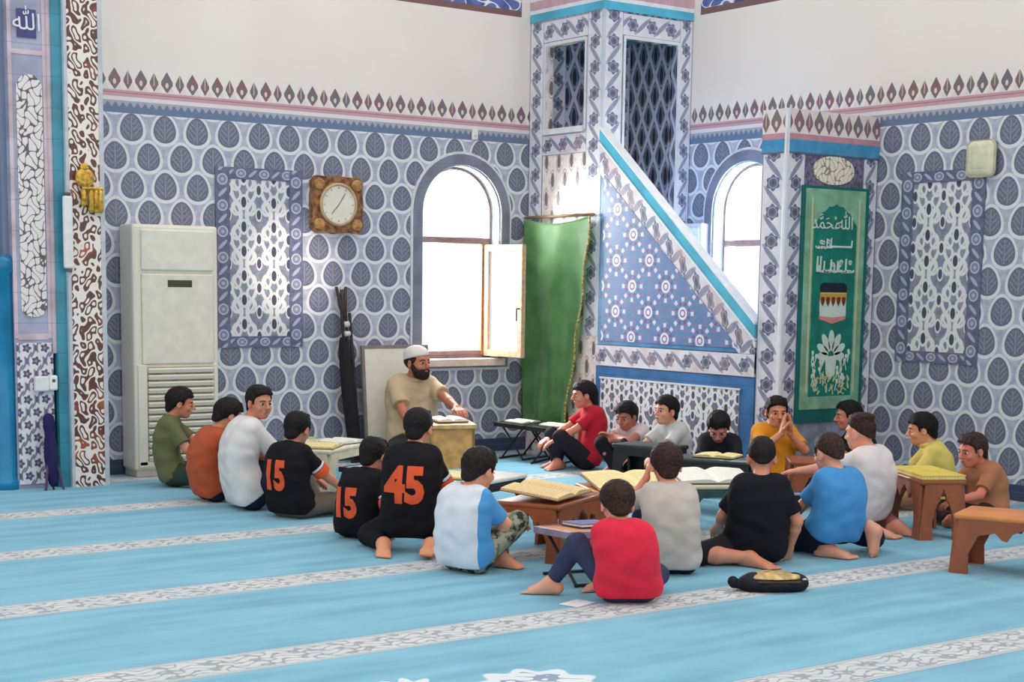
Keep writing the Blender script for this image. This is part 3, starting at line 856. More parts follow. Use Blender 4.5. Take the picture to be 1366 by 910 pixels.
def cloth(name, c, rough=.85, var=.04):
    key = ('cloth', tuple(c), name)
    if key in _plain: return _plain[key]
    m, nt, b = new_mat(name, rough, .2)
    n = noise(nt, 9, 3); n2 = noise(nt, 420, 1)
    k = mixc(ss(.3, .7, n), tuple(v * (1 - var) for v in c), tuple(min(255, v * (1 + var * .5)) for v in c))
    k = mixc(n2 * .18, k, tuple(v * .75 for v in c))
    setcol(nt, b, k); bump(nt, b, noise(nt, 26, 3), .16, .010)
    b.inputs['Sheen Weight'].default_value = .06 if sum(c) > 250 else 0
    _plain[key] = m
    return m
def skin_mat(c):
    key = ('skin', tuple(c))
    if key in _plain: return _plain[key]
    c = tuple(min(255, v * 1.07) for v in c)
    m, nt, b = new_mat('skin', .5, .35)
    k = mixc(ss(.35, .7, noise(nt, 14, 3)), c, (min(255, c[0] * 1.05), c[1] * .93, c[2] * .9))
    setcol(nt, b, k); b.inputs['Subsurface Weight'].default_value = .12; b.inputs['Subsurface Radius'].default_value = (.01, .004, .002)
    b.inputs['Subsurface Scale'].default_value = .6
    _plain[key] = m
    return m
def hair_mat(c):
    key = ('hair', tuple(c))
    if key in _plain: return _plain[key]
    m, nt, b = new_mat('hair', .6, .2)
    n = noise(nt, 90, 3)
    setcol(nt, b, mixc(ss(.3, .7, n), tuple(v * .55 for v in c), tuple(v * 1.1 for v in c)))
    bump(nt, b, noise(nt, 240, 3), .6, .004)
    _plain[key] = m
    return m
m_iris = plain('dark_eye', (40, 26, 22), .15, .05); m_eyewhite = plain('eye_white', (196, 186, 178), .25, .02)
m_lip = plain('lips', (180, 112, 100), .5, .06)

FW = np.array([.590, .807]); RT = np.array([.807, -.590])
def hand(F, W, d, n, lat, s, curl, spread=.0):
    """palm, four fingers and a thumb: d points to the fingertips, n out of the palm, lat to the thumb side"""
    d, n, lat = unit(d), unit(n), unit(lat)
    off = (.030, .010, -.010, -.028)
    for o in off:
        F.cone(W + lat * o * .55 * s, W + d * .066 * s + lat * o * s, .0135 * s, .0105 * s, .012)
    for i, (o, ln_) in enumerate(zip(off, (.062, .070, .066, .052))):
        p = W + d * .068 * s + lat * o * s; c = d + lat * (o * spread * 8)
        for j, part_ in enumerate((.42, .33, .25)):
            a = curl * (j + .6)
            dd = unit(c * math.cos(a) + n * math.sin(a))
            q = p + dd * ln_ * part_ * s
            F.cone(p, q, (.0092 - .0008 * j) * s, (.0086 - .0010 * j) * s, .003); p = q
    p = W + d * .016 * s + lat * .020 * s
    for j, (ln_, mixl) in enumerate(((.034, .8), (.028, .45), (.022, .3))):
        dd = unit(d * (1 - mixl * .4) + lat * mixl + n * (.25 + .2 * j * curl)); q = p + dd * ln_ * s
        F.cone(p, q, (.0125 - .0016 * j) * s, (.011 - .0016 * j) * s, .006); p = q
def foot(F, A, d, up, s):
    d = unit(d); up = np.array(up, float); up = unit(up - d * (up @ d)); lat = np.cross(d, up)
    heel = A - d * .035 * s - up * .03 * s
    F.cone(A, heel, .032 * s, .03 * s, .02)
    ball = A + d * .105 * s - up * .035 * s
    for o in (-.022, .018): F.cone(A - up * .006 * s, ball + lat * o * s, .03 * s, .0215 * s, .025)
    F.cone(heel, ball, .028 * s, .02 * s, .02)
    for i, o in enumerate((-.032, -.016, -.001, .013, .026)):
        F.cone(ball + lat * o * s * .9, ball + d * (.052 - .006 * i) * s + lat * o * 1.05 * s - up * .006 * s, .0115 * s, (.0125 - .001 * i) * s, .003)

def person(label, x, y, facing, ht, hl=0.0, hf=.06, s=None, hs=.95, hyaw=0.0, hpitch=10, hroll=0, seat='cross',
           shirt=(200, 200, 200), trousers=(40, 44, 60), skin=(196, 146, 120), hair=(32, 25, 24), style='short', sleeve=.78, twist=0,
           hands=None, legs=None, sw=.104, bulge=.045, shorts=False, loose=.0, face=True, lashes=True, hcurl=.35, hpn=None, hdir=None, feet_out=True, hem=.03, lowpoly=1.0, elbow=None, girth=1.0):
    a = math.radians(facing); d = math.cos(a) * FW + math.sin(a) * RT
    rz = math.atan2(-d[0], d[1])
    root = empty('person', (x, y, 0), rz, label, 'person')
    s = s or max(.84, min(1.12, ht / .66))
    # camera-side head offset in the person's own axes
    right = np.array([d[1], -d[0]])
    hx = hl * float(RT @ right); hfw = hl * float(RT @ d) + hf
    zs = {'cross': .085, 'kneel': .155, 'crossup': .085, 'stool': .34}.get(seat, .085) * s
    Pv = np.array([0, 0, zs])
    R = rotm(math.radians(hyaw), math.radians(hpitch), math.radians(hroll))
    HC = np.array([hx, hfw, ht - .107 * hs])
    def H(p): return HC + R @ (np.array(p) * hs)
    skull = H((0, -.02, -.055))
    NB = skull + np.array([-hx * .15, -.028 * s - max(0, hf) * .12, -.050 * s])
    mid = (Pv + NB) / 2 + np.array([0, -bulge * s, 0]) * 2
    def spine(t): return (1 - t) ** 2 * Pv + 2 * t * (1 - t) * mid + t * t * NB
    def rax(t):
        an = math.radians(twist) * t; return np.array([math.cos(an), math.sin(an), 0])
    rings = [(0, .066, .078), (.15, .064, .075), (.3, .056, .070), (.45, .054, .069), (.6, .060, .070), (.75, .067, .065), (.88, .066, .050)]
    rings = [(t, a_ * girth, b__ * girth) for t, a_, b__ in rings]
    def tors(F, inf, t0=0.0, wide=0.0, k=.03):
        for t, sp, r in rings:
            if t < t0: continue
            c = spine(t); ra = rax(t) * (sp + wide * .5) * s
            F.cone(c - ra, c + ra, r * s + inf, r * s + inf, k)
        for i in range(len(rings) - 1):
            t, sp, r = ((rings[i][0] + rings[i + 1][0]) / 2, (rings[i][1] + rings[i + 1][1]) / 2, (rings[i][2] + rings[i + 1][2]) / 2)
            c = spine(t); ra = rax(t) * (sp + wide * .5) * s
            F.cone(c - ra, c + ra, r * s + inf, r * s + inf, k)
    sc = spine(.92); SH = [sc - rax(.92) * sw * s + np.array([0, 0, -.012 * s]), sc + rax(.92) * sw * s + np.array([0, 0, -.012 * s])]
    la1, la2 = .20 * s, .172 * s
    if hands is None: hands = [(-.12, .30, .17), (.12, .30, .17)]
    arms = []
    for sd in (0, 1):
        sg = -1 if sd == 0 else 1
        T = np.array(hands[sd], float)
        pole = (sg * .55, -.45, -.7) if elbow is None or elbow[sd] is None else elbow[sd]
        E_, W_ = ik(SH[sd], T, la1, la2, pole)
        arms.append((SH[sd], E_, W_))
    lt1, lt2 = .29 * s, .27 * s
    if legs is None:
        legs = {'cross': [((.075, .235, .05), (-1, .5, .12), (1, -.25, -.1)), ((-.06, .30, .05), (1, .5, .12), (-1, -.25, -.1))],
                'tight': [((.05, .21, .05), (-.42, .5, .8), (.45, .8, -.1)), ((-.05, .24, .05), (.42, .5, .8), (-.45, .8, -.1))],
                'crossup': [((.05, .26, .05), (-.8, .3, .8), (1, .3, -.15)), ((-.05, .33, .05), (.8, .3, .8), (-1, .3, -.15))],
                'kneel': [((-.085, -.13, .05), (-.35, 1, -.25), (.1, -1, .0)), ((.085, -.13, .05), (.35, 1, -.25), (-.1, -1, .0))],
                'stool': [((-.12, .2, .06), (-.5, 1, .6), (-.3, 1, 0)), ((.12, .2, .06), (.5, 1, .6), (.3, 1, 0))]}[seat]
        legs = [(tuple(np.array(l[0]) * s * (1 if True else 1)), l[1], l[2]) for l in legs]
    LG = []
    for sd in (0, 1):
        sg = -1 if sd == 0 else 1
        hip = Pv + np.array([sg * .078 * s, .01, 0]); K, A = ik(hip, legs[sd][0], lt1, lt2, legs[sd][1])
        K[2] = max(K[2], .06 * s); LG.append((hip, K, A, legs[sd][2]))
    pts = [Pv, HC, NB] + [q for t in arms for q in t] + [q for t in LG for q in t[:3]]
    ext = .17 * s
    lo = np.min(pts, 0) - ext; hi = np.max(pts, 0) + ext; lo[2] = -.012
    hi[2] = max(hi[2], ht + .02)
    # ---- body
    F = Field(lo, hi, .0062)
    tors(F, 0)
    F.cone(SH[0], SH[1], .037 * s, .037 * s, .03); F.cone(spine(.86), NB, .046 * s, .038 * s, .03)
    F.cone(NB, H((0, -.022, -.03)), .038 * s, .040 * hs, .02)
    ID = R
    F.ell(H((0, -.012, .02)), ID, np.array((.071, .087, .077)) * hs, .01)
    F.ell(H((0, .016, -.036)), ID, np.array((.055, .063, .072)) * hs, .02)
    F.ell(H((0, .05, -.084)), ID, np.array((.026, .024, .02)) * hs, .025)
    F.cone(H((-.028, .070, .016)), H((.028, .070, .016)), .0115 * hs, .0115 * hs, .018)
    for sg in (-1, 1):
        F.ell(H((sg * .030, .088, -.006)), ID, np.array((.015, .0115, .009)) * hs, .010, True)
        F.ell(H((sg * .036, .052, -.034)), ID, np.array((.020, .022, .018)) * hs, .015)
        Re = ID @ rotm(sg * -.35, 0, 0)
        F.ell(H((sg * .073, -.008, -.014)), Re, np.array((.010, .019, .030)) * hs, .006)
        F.ell(H((sg * .082, -.002, -.012)), Re, np.array((.005, .010, .018)) * hs, .004, True)
        F.ell(H((sg * .011, .088, -.034)), ID, np.array((.008, .009, .007)) * hs, .006)
    F.cone(H((0, .078, .006)), H((0, .100, -.030)), .007 * hs, .0115 * hs, .008)
    F.cone(H((-.016, .075, -.056)), H((.016, .075, -.056)), .008 * hs, .008 * hs, .008)
    F.cone(H((-.012, .074, -.065)), H((.012, .074, -.065)), .008 * hs, .008 * hs, .006)
    for sd, (S, E_, W_) in enumerate(arms):
        sg = -1 if sd == 0 else 1
        F.cone(S, E_, .036 * s, .029 * s, .02); 
        m_ = E_ + (W_ - E_) * .3; F.cone(E_, m_, .029 * s, .029 * s, .012); F.cone(m_, W_, .029 * s, .020 * s, .012)
        dd = unit(W_ - E_)
        if hdir is not None and hdir[sd] is not None: dd = unit(hdir[sd])
        nn = np.array((0, .25, -1.0)) if hpn is None or hpn[sd] is None else np.array(hpn[sd], float)
        nn = unit(nn - dd * (nn @ dd)); lat = np.cross(dd, nn) * (1 if sg < 0 else -1)
        if hpn is None or hpn[sd] is None:
            if lat[0] * sg > 0: lat = -lat
        hand(F, W_, dd, nn, lat, s * .98, hcurl)
    for hip, K, A, fd in LG:
        F.cone(hip, K, .068 * s, .046 * s, .03)
        m_ = K + (A - K) * .35; F.cone(K, m_, .044 * s, .044 * s, .015); F.cone(m_, A, .044 * s, .028 * s, .015)
        foot(F, A, fd, (0, 0, 1) if A[2] < .09 or True else (0, 0, 1), s)
    F.plane((0, 0, .003), (0, 0, -1))
    body = link('body', F.mesh('body'), skin_mat(skin), root, True)
    # ---- trousers
    F = Field(lo, hi, .0075)
    for t, sp, r in rings[:3]:
        c = spine(t); ra = rax(t) * sp * s; F.cone(c - ra, c + ra, r * s + .010, r * s + .010, .03)
    for hip, K, A, fd in LG:
        F.cone(hip, K, .078 * s, .058 * s, .03)
        e = K + (A - K) * (.12 if shorts else .88)
        F.cone(K, e, .057 * s, (.060 if shorts else .042) * s, .015, flat=True)
    F.ripple(.0045, 38, 34, 30, x * 3 + y)
    F.plane((0, 0, .002), (0, 0, -1))
    tro = link('trousers', F.mesh('trousers'), trousers if not isinstance(trousers, tuple) else cloth('trouser_cloth', trousers), root, True)
    # ---- shirt
    F = Field(lo, hi, .0065)
    tors(F, .016 + loose, 0, .0)
    c = spine(0); F.cone(c - rax(0) * .074 * s + np.array([0, -.012, .0]), c + rax(0) * .074 * s + np.array([0, -.012, .0]), .088 * s * girth + loose, .088 * s * girth + loose, .03)
    F.cone(SH[0], SH[1], .046 * s, .046 * s, .03); F.cone(spine(.86), NB - np.array([0, 0, .012]), .054 * s, .046 * s, .03)
    F.ripple(.0055, 30, 26, 34, x * 2 + y * 5); F.ripple(.0035, 22, 19, 40, x * 7 + y * 3)
    for S, E_, W_ in arms:
        if sleeve <= 1: F.cone(S, S + (E_ - S) * sleeve, .045 * s, (.050 + loose * .5) * s, .02, flat=True)
        else:
            F.cone(S, E_, .047 * s, .042 * s, .02); F.cone(E_, E_ + (W_ - E_) * (sleeve - 1), .041 * s, .033 * s, .015, flat=True)
    q = NB + np.array([0, .012 * s, .035 * s]); F.ell(q, np.eye(3), np.array((.052, .058, .048)) * s, .006, True)
    F.plane((0, 0, max(hem, zs - .085 * s + .006)), (0, 0, -1))
    # a front hem that stops at the lap
    F.plane(Pv + np.array([0, .07 * s, .035 * s]), unit((0, .75, -1)))
    shm = F.mesh('shirt')
    sh = link('shirt', shm, shirt if not isinstance(shirt, tuple) else cloth('shirt_cloth', shirt), root, True)
    # ---- hair
    Fh = Field(HC - .15 * hs, HC + .17 * hs, .0048)
    hr = hair_mat(hair)
    if style != 'none':
        if style == 'fade': tops, side, line = .017, .003, (.0, .02)
        elif style == 'quiff': tops, side, line = .020, .002, (.0, .02)
        elif style == 'full': tops, side, line = .018, .014, (.0, .0)
        elif style == 'long': tops, side, line = .014, .016, (0, 0)
        else: tops, side, line = .012, .008, (.0, .01)
        Fh.ell(H((0, -.014, .022)), ID, np.array((.072 + side, .088 + side, .076 + tops * .5)) * hs, .01)
        Fh.ell(H((0, -.004, .058)), ID, np.array((.062 + side * .8, .080, .040 + tops)) * hs, .02)
        if style == 'quiff': Fh.ell(H((0, -.03, .088)), ID, np.array((.062, .07, .028)) * hs, .02)
        Fh.ripple(.0026 if style != 'fade' else .0012, 120, 100, 120, x + y); Fh.ripple(.0022, 330, 300, 280, x)
        nrm = R @ unit((0, .68, -.73) if style not in ('fade', 'quiff') else (0, .55, -.83))
        Fh.ell(H((0, -.062, -.045)), ID, np.array((.046 + side * .5, .036 + side * .5, .05)) * hs, .02)
        Fh.plane(H((0, .062, .050) if style in ('short', 'full', 'long') else (0, .066, .058)), nrm, .016)
        # keep ears and nape clear
        for sg in (-1, 1): Fh.ell(H((sg * .084, .002, -.026)), ID, np.array((.024, .026, .034)) * hs, .012, True)
        if style in ('full', 'long', 'short'):
            n_t = 9 if style != 'short' else 7
            for i in range(n_t):
                u_ = (i / (n_t - 1) - .5) * 2; j_ = math.sin(i * 5.3 + x * 9 + y * 4)
                Fh.cone(H((u_ * .050, .052 - .03 * u_ * u_, .088)), H((u_ * .058 + j_ * .006, .084 - .026 * u_ * u_, (.047 if style != 'short' else .056) + j_ * .006)), .014 * hs, .0045 * hs, .008)
        if style != 'quiff':
            for sg in (-1, 1): Fh.cone(H((sg * .0685, .026, .03)), H((sg * .0685, .022, -.012)), .010 * hs, .005 * hs, .008)
        if style == 'long':
            for o in (-.045, -.015, .015, .045): Fh.cone(H((o, -.075, .0)), H((o * 1.1, -.085, -.115)), .034 * hs, .02 * hs, .02)
        link('hair', Fh.mesh('hair'), hr, root, True)
    # ---- face
    if face:
        for sg in (-1, 1):
            mbx = MB(); mbx.ball((0, 0, 0), (.0125 * hs, .0105 * hs, .0082 * hs), 16)
            me_ = None
            e = mbx.build('eye', [m_eyewhite, m_iris], root, True)
            for p in e.data.polygons:
                if p.center.y > .0 and math.hypot(p.center.x, p.center.z * 1.1) < .0076 * hs: p.material_index = 1
            Rm = Matrix([list(r) for r in R]).to_4x4()
            e.data.transform(Matrix.Translation(Vector(H((sg * .030, .0690, -.006)))) @ Rm)
            F2 = Field(H((sg * .03, .075, .012)) - .04, H((sg * .03, .075, .012)) + .04, .0025)
            F2.cone(H((sg * .014, .0825, .0135)), H((sg * .032, .0785, .0165)), .0032 * hs, .0038 * hs, .002); F2.cone(H((sg * .032, .0785, .017)), H((sg * .047, .066, .010)), .0038 * hs, .002 * hs, .002)
            link('eyebrow', F2.mesh('eyebrow'), hr, root, True)
        F2 = Field(H((0, .08, -.06)) - .035, H((0, .08, -.06)) + .035, .0025)
        F2.cone(H((-.018, .0765, -.0565)), H((0, .0845, -.0565)), .003 * hs, .0045 * hs, .003); F2.cone(H((.018, .0765, -.0565)), H((0, .0845, -.0565)), .003 * hs, .0045 * hs, .003)
        F2.cone(H((-.011, .079, -.0625)), H((.011, .079, -.0625)), .0045 * hs, .0045 * hs, .003)
        link('lips', F2.mesh('lips'), m_lip, root, True)
    return dict(root=root, H=H, R=R, HC=HC, arms=arms, spine=spine, s=s, hs=hs, NB=NB, LG=LG, SH=SH, shirt=sh, Field=Field, rax=rax, hair=hr)

def on_back(P, me, name, mat, cx, cz, tilt=0.0, off=.003):
    """lays a lettering mesh on the back of the shirt"""
    bm = bmesh.new(); bm.from_mesh(me)
    for ax, n in (((1, 0, 0), 26), ((0, 1, 0), 26)):
        ext = .2
        for i in range(-n // 2, n // 2 + 1):
            g = list(bm.verts) + list(bm.edges) + list(bm.faces)
            bmesh.ops.bisect_plane(bm, geom=g, plane_co=Vector(ax) * (i * ext / n * 2 * .5 * 1.0), plane_no=ax)
    sh = P['shirt'].data
    bv = BVHTree.FromPolygons([v.co for v in sh.vertices], [tuple(p.vertices) for p in sh.polygons])
    for v in bm.verts:
        lx = v.co.x * math.cos(tilt) - v.co.y * math.sin(tilt); lz = v.co.x * math.sin(tilt) + v.co.y * math.cos(tilt)
        top = v.co.z > 0
        o = Vector((cx + lx, -1, cz + lz))      # seen from behind the wearer's right is on the right
        hit, nrm, i, dist = bv.ray_cast(o, Vector((0, 1, 0)))
        if hit is None: hit = Vector((o.x, -.05, o.z)); nrm = Vector((0, -1, 0))
        if nrm.y > 0: nrm = -nrm
        v.co = hit + nrm * (off if top else -.004)
    bmesh.ops.recalc_face_normals(bm, faces=bm.faces)
    out = bpy.data.meshes.new(name); bm.to_mesh(out); bm.free()
    return link(name, out, mat, P['root'])
def cuff(P, sd, frac, w, mat, name='sleeve_cuff', s_=1.0, r=.0525):
    S, E_, W_ = P['arms'][sd]; s = P['s']
    d = E_ - S; L = np.linalg.norm(d); a = S + d * frac; b = S + d * frac + unit(d) * w * s
    F = Field(np.minimum(a, b) - .1, np.maximum(a, b) + .1, .006)
    F.cone(a, b, r * s, r * s, .004, flat=True)
    n = -unit(d); F.plane(a, n)
    return link(name, F.mesh(name), mat, P['root'], True)

def neck_ring(P, mat, name='collar', r=.046, th=.011, lift=.012, open_front=False):
    c = P['NB'] + np.array([0, .008, lift]) * P['s']; s = P['s']
    F = Field(c - .13 * s, c + .13 * s, .0045)
    n = 18
    for i in range(n):
        a, b = 2 * PI * i / n, 2 * PI * (i + 1) / n
        if open_front and abs(((a + b) / 2) - PI / 2) < .25: continue
        p = lambda t: c + np.array([r * math.cos(t), r * math.sin(t) * 1.05, .014 * -math.sin(t)]) * s
        F.cone(p(a), p(b), th * s, th * s, .004)
    return link(name, F.mesh(name), mat, P['root'], True)

# ------------------------------------------------------------------ furniture and objects along the walls
def part_tf(o, M): o.data.transform(M); return o
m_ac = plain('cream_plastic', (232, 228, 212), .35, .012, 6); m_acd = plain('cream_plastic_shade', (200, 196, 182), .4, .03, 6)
ac = empty('air_conditioner', (4.74, 10.66, 0), 0, 'tall cream floor-standing air conditioner beside the mihrab column', 'air conditioner')
m_ = MB(); m_.box(-.325, .325, -.11, .13, .05, 1.78, .02); m_.build('cabinet', m_ac, ac, False)
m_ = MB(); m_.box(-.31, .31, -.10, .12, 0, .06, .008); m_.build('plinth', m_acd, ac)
m_ = MB(); m_.box(-.265, .285, -.128, -.105, 1.46, 1.745, .01); m_.build('outlet_flap', plain('cream_flap', (232, 228, 214), .35, .03), ac)
m_ = MB(); m_.box(-.265, .285, -.124, -.105, .80, 1.44, .012); m_.build('front_panel', plain('cream_panel', (230, 226, 212), .3, .03), ac)
m_ = MB(); m_.box(-.07, .115, -.128, -.12, 1.345, 1.395, .004); m_.build('display', plain('dark_display', (66, 66, 48), .2, .1), ac)
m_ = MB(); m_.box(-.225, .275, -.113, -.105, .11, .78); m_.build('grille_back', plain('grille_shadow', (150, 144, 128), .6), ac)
for i in range(14):
    z_ = .125 + i * .048
    m_ = MB(); m_.box(-.225, .275, -.018, .006, -.003, .027, .003, Matrix.Translation((0, -.112, z_)) @ Matrix.Rotation(math.radians(24), 4, 'X')); m_.build('louver', m_ac, ac)
for x0_, x1_ in ((-.30, -.23), (.28, .31)):
    m_ = MB(); m_.box(x0_, x1_, -.122, -.105, .08, .80, .008); m_.build('grille_frame', m_ac, ac)
m_ = MB(); m_.box(-.30, .31, -.122, -.105, .07, .115, .006); m_.build('grille_frame', m_ac, ac)

# wall clock
ck = empty('wall_clock', (6.17, YW - .02, 1.985), 0, 'square brown ornamental wall clock with round white dial', 'clock')
m_wood = plain('burl_wood', (140, 96, 62), .35, .4, 26)
pts = []
for i in range(64):
    t = 2 * PI * i / 64; r = .222 / max(abs(math.cos(t)), abs(math.sin(t))) ; r = min(r, .285); r += .005 * math.cos(8 * t)
    pts.append((r * math.cos(t), .02, r * math.sin(t) * .96))
m_ = MB(); m_.prism(pts, (0, -.05, 0)); m_.build('frame', m_wood, ck)
for sx in (-1, 1):
    for sz in (-1, 1):
        m_ = MB(); m_.ball((sx * .165, -.035, sz * .15), (.05, .018, .045), 14); m_.build('corner_boss', plain('gilt_wood', (176, 128, 74), .3, .25, 30), ck, True)
m_ = MB(); m_.lathe([(.165, 0), (.165, .018), (.15, .028), (.142, .02), (.142, 0)], n=40, M=Matrix.Translation((0, -.028, 0)) @ Matrix.Rotation(PI / 2, 4, 'X')); m_.build('bezel', plain('dial_bezel', (196, 168, 128), .3, .1), ck, True)
m_ = MB(); m_.lathe([(.143, 0), (.143, .012)], n=40, M=Matrix.Translation((0, -.03, 0)) @ Matrix.Rotation(PI / 2, 4, 'X')); m_.build('dial', plain('clock_dial', (236, 230, 216), .4, .02), ck)
m_dk = plain('clock_black', (92, 84, 76), .5)
m_ = MB()
for i in range(12):
    t = 2 * PI * i / 12; m_.sqbar((.118 * math.sin(t), -.0435, .118 * math.cos(t)), (.132 * math.sin(t), -.0435, .132 * math.cos(t)), .006, .002)
m_.build('hour_mark', m_dk, ck)
m_ = MB(); m_.sqbar((0, -.0445, 0), (-.062, -.0445, -.07), .009, .003); m_.build('hour_hand', m_dk, ck)
m_ = MB(); m_.sqbar((-.0, -.046, -.0), (.055, -.046, .085), .006, .003); m_.build('minute_hand', m_dk, ck)

# whiteboard leaning behind the man
wb = empty('whiteboard', (6.655, 10.62, 0), 0, 'whiteboard with grey frame standing behind the seated man', 'whiteboard')
tl_ = Matrix.Rotation(math.radians(-5), 4, 'X')
m_ = MB(); m_.box(-.29, .29, -.008, .008, .10, .89, 0, tl_); m_.build('board', plain('board_white', (232, 228, 214), .25, .02), wb)
for nm, a in (('frame', (-.31, -.285, -.014, .014, .08, .91)), ('frame', (.28, .305, -.014, .014, .08, .91)), ('frame', (-.285, .28, -.014, .014, .885, .91)), ('frame', (-.285, .28, -.014, .014, .08, .105))):
    m_ = MB(); m_.box(*a, .003, tl_); m_.build(nm, plain('grey_frame', (136, 128, 122), .4, .06), wb)
for sx in (-.26, .26):
    m_ = MB(); m_.box(sx - .015, sx + .015, -.02, .03, 0, .085, .003, tl_); m_.build('foot', plain('grey_frame', (136, 128, 122), .4, .06), wb)

# folded black stand against the wall
bs = empty('folded_stand', (6.262, 10.62, 0), 0, 'thin black folded stand leaning on the wall left of the whiteboard', 'stand')
m_bk = plain('black_metal', (44, 38, 38), .45, .2)
for i, (dx, tx) in enumerate(((-.03, -.085), (0, -.05), (.03, -.015))):
    m_ = MB(); m_.bar((dx, .0, 0), (tx + .02, .12, 1.16), .017, .013); m_.build('leg', m_bk, bs)
for i, tx in enumerate((-.11, -.065, -.025)):
    m_ = MB(); m_.bar((-.04, .12, 1.10), (tx + .005, .135, 1.36 - .02 * (i % 2)), .02, .012); m_.build('prong', plain('dark_brown_metal', (62, 48, 44), .5, .2), bs, True)
m_ = MB(); m_.bar((-.055, .09, 1.07), (-.02, .09, 1.075), .022); m_.build('clamp', plain('white_plastic', (226, 222, 218), .4, .04), bs, True)
m_ = MB(); m_.bar((-.06, .075, 1.0), (-.02, .075, 1.0), .02); m_.build('clamp', plain('white_plastic', (226, 222, 218), .4, .04), bs, True)
m_ = MB(); m_.lathe([(.03, 0), (.052, .08), (.058, .5), (.05, .72), (.035, .9), (.02, .95)], n=16, M=Matrix.Translation((0, .005, .03)) @ Matrix.Rotation(math.radians(-6), 4, 'X') @ Matrix.Rotation(math.radians(-4), 4, 'Y')); m_.build('cover_bag', cloth('black_cover', (40, 38, 44)), bs, True)

# fittings on the mihrab column
m_gold = plain('gilt', (206, 164, 66), .3, .25, 30, metal=.35)
go = empty('gilt_ornament', (3.99, 10.275, 2.0), 0, 'gilded hanging ornament with tassels on the brown arabesque column', 'ornament')
m_ = MB(); m_.lathe([(.01, 0), (.05, .008), (.066, .02), (.058, .03), (.03, .034), (.01, .03)], n=24, M=Matrix.Translation((-.02, 0, .055)) @ Matrix.Rotation(PI / 2, 4, 'X')); m_.build('medallion', m_gold, go, True)
m_ = MB(); m_.ball((-.02, -.02, .125), (.03, .016, .03), 12); m_.build('crest', m_gold, go, True)
for dx in (-.03, .02, .055, .085):
    m_ = MB(); m_.lathe([(.012, 0), (.018, -.02), (.02, -.14 + .04 * (dx < 0)), (.008, -.15 + .04 * (dx < 0))][::-1], (dx, -.02, -.02), 12); m_.build('tassel', m_gold, go, True)
m_ = MB(); m_.bar((-.04, -.02, -.012), (.10, -.02, -.012), .012); m_.build('crossbar', m_gold, go)
tb = empty('wall_fitting', (3.85, 10.264, 1.46), 0, 'narrow upright white fitting on the edge of the brown column', 'fitting')
m_ = MB(); m_.box(-.033, .03, -.03, .012, 0, .475, .014); m_.build('housing', plain('white_plastic', (232, 230, 230), .4, .03), tb)
for z_ in (-.022, .475):
    m_ = MB(); m_.box(-.022, .02, -.022, .012, z_, z_ + .022, .006); m_.build('bracket', plain('grey_bracket', (90, 84, 88), .4), tb)
sb = empty('socket_box', (3.70, 10.332, .70), 0, 'white socket box on the flowered tiles left of the teal strip', 'socket')
m_ = MB(); m_.box(-.075, .02, -.03, .017, -.05, .05, .01); m_.build('housing', plain('white_plastic', (232, 230, 230), .4, .03), sb)
m_ = MB(); m_.box(.02, .075, -.036, .017, -.045, .055, .012); m_.build('plug', plain('white_plug', (238, 238, 240), .35, .02), sb)
m_ = MB(); m_.bar((.045, -.038, .02), (.045, -.030, .02), .012); m_.build('switch', plain('grey_bracket', (90, 84, 88), .4), sb)

um = empty('folded_umbrella', (3.70, 10.22, 0), 0, 'dark navy folded umbrella standing against the mihrab', 'umbrella')
m_ = MB()
m_.lathe([(.012, .02), (.03, .05), (.048, .22), (.038, .34), (.03, .36), (.04, .42), (.034, .49), (.012, .51)], n=18, M=Matrix.Rotation(math.radians(-8), 4, 'X'))
m_.build('canopy', cloth('navy_cloth', (40, 38, 84)), um, True)
m_ = MB(); m_.bar((0, 0, 0), (0, .06, .46), .007); m_.build('shaft', m_bk, um)
for dx in (-.05, .05):
    m_ = MB(); m_.bar((dx * 1.2, -.02, 0), (dx * .3, .03, .27), .009); m_.build('rib', plain('plum_metal', (74, 60, 96), .4), um)

# small fittings on the walls
sp = empty('wall_speaker', (XW, 6.905, 2.28), 0, 'cream rounded wall speaker on the right wall', 'speaker')
m_ = MB(); m_.box(-.075, -.005, -.115, .115, -.125, .125, .05, seg=5); m_.build('housing', plain('cream_speaker', (222, 220, 190), .4, .04), sp, True)
m_ = MB(); m_.box(-.02, .0, -.10, .10, -.11, .11, .008); m_.build('back_plate', plain('grey_bracket2', (110, 106, 110), .5), sp)
m_ = MB(); m_.box(-.0775, -.070, -.062, .058, -.07, .065, .006, seg=2); m_.build('grille', plain('cream_speaker', (222, 220, 190), .4, .04), sp, True)
se = empty('alarm_sensor', (7.46, YW, 2.60), 0, 'tiny white sensor on the wall border above the left window', 'sensor')
m_ = MB(); m_.box(-.025, .03, -.03, 0, -.045, .045, .01); m_.build('housing', plain('white_plastic', (232, 230, 230), .4, .03), se)
m_ = MB(); m_.ball((.0, -.03, -.01), (.014, .008, .014), 10); m_.build('lens', plain('sensor_lens', (200, 200, 206), .3), se, True)
wbx = empty('wall_box', (XW, 9.69, 1.80), 0, 'white box on the right wall above the pulpit rail, left of the window', 'box')
m_ = MB(); m_.box(-.09, 0, -.11, .11, -.14, .11, .012); m_.build('housing', plain('white_plastic', (232, 230, 230), .4, .03), wbx)
m_ = MB(); m_.box(-.097, -.088, -.085, .085, -.11, .08, .006); m_.build('cover', plain('white_cover', (238, 240, 242), .35, .02), wbx)

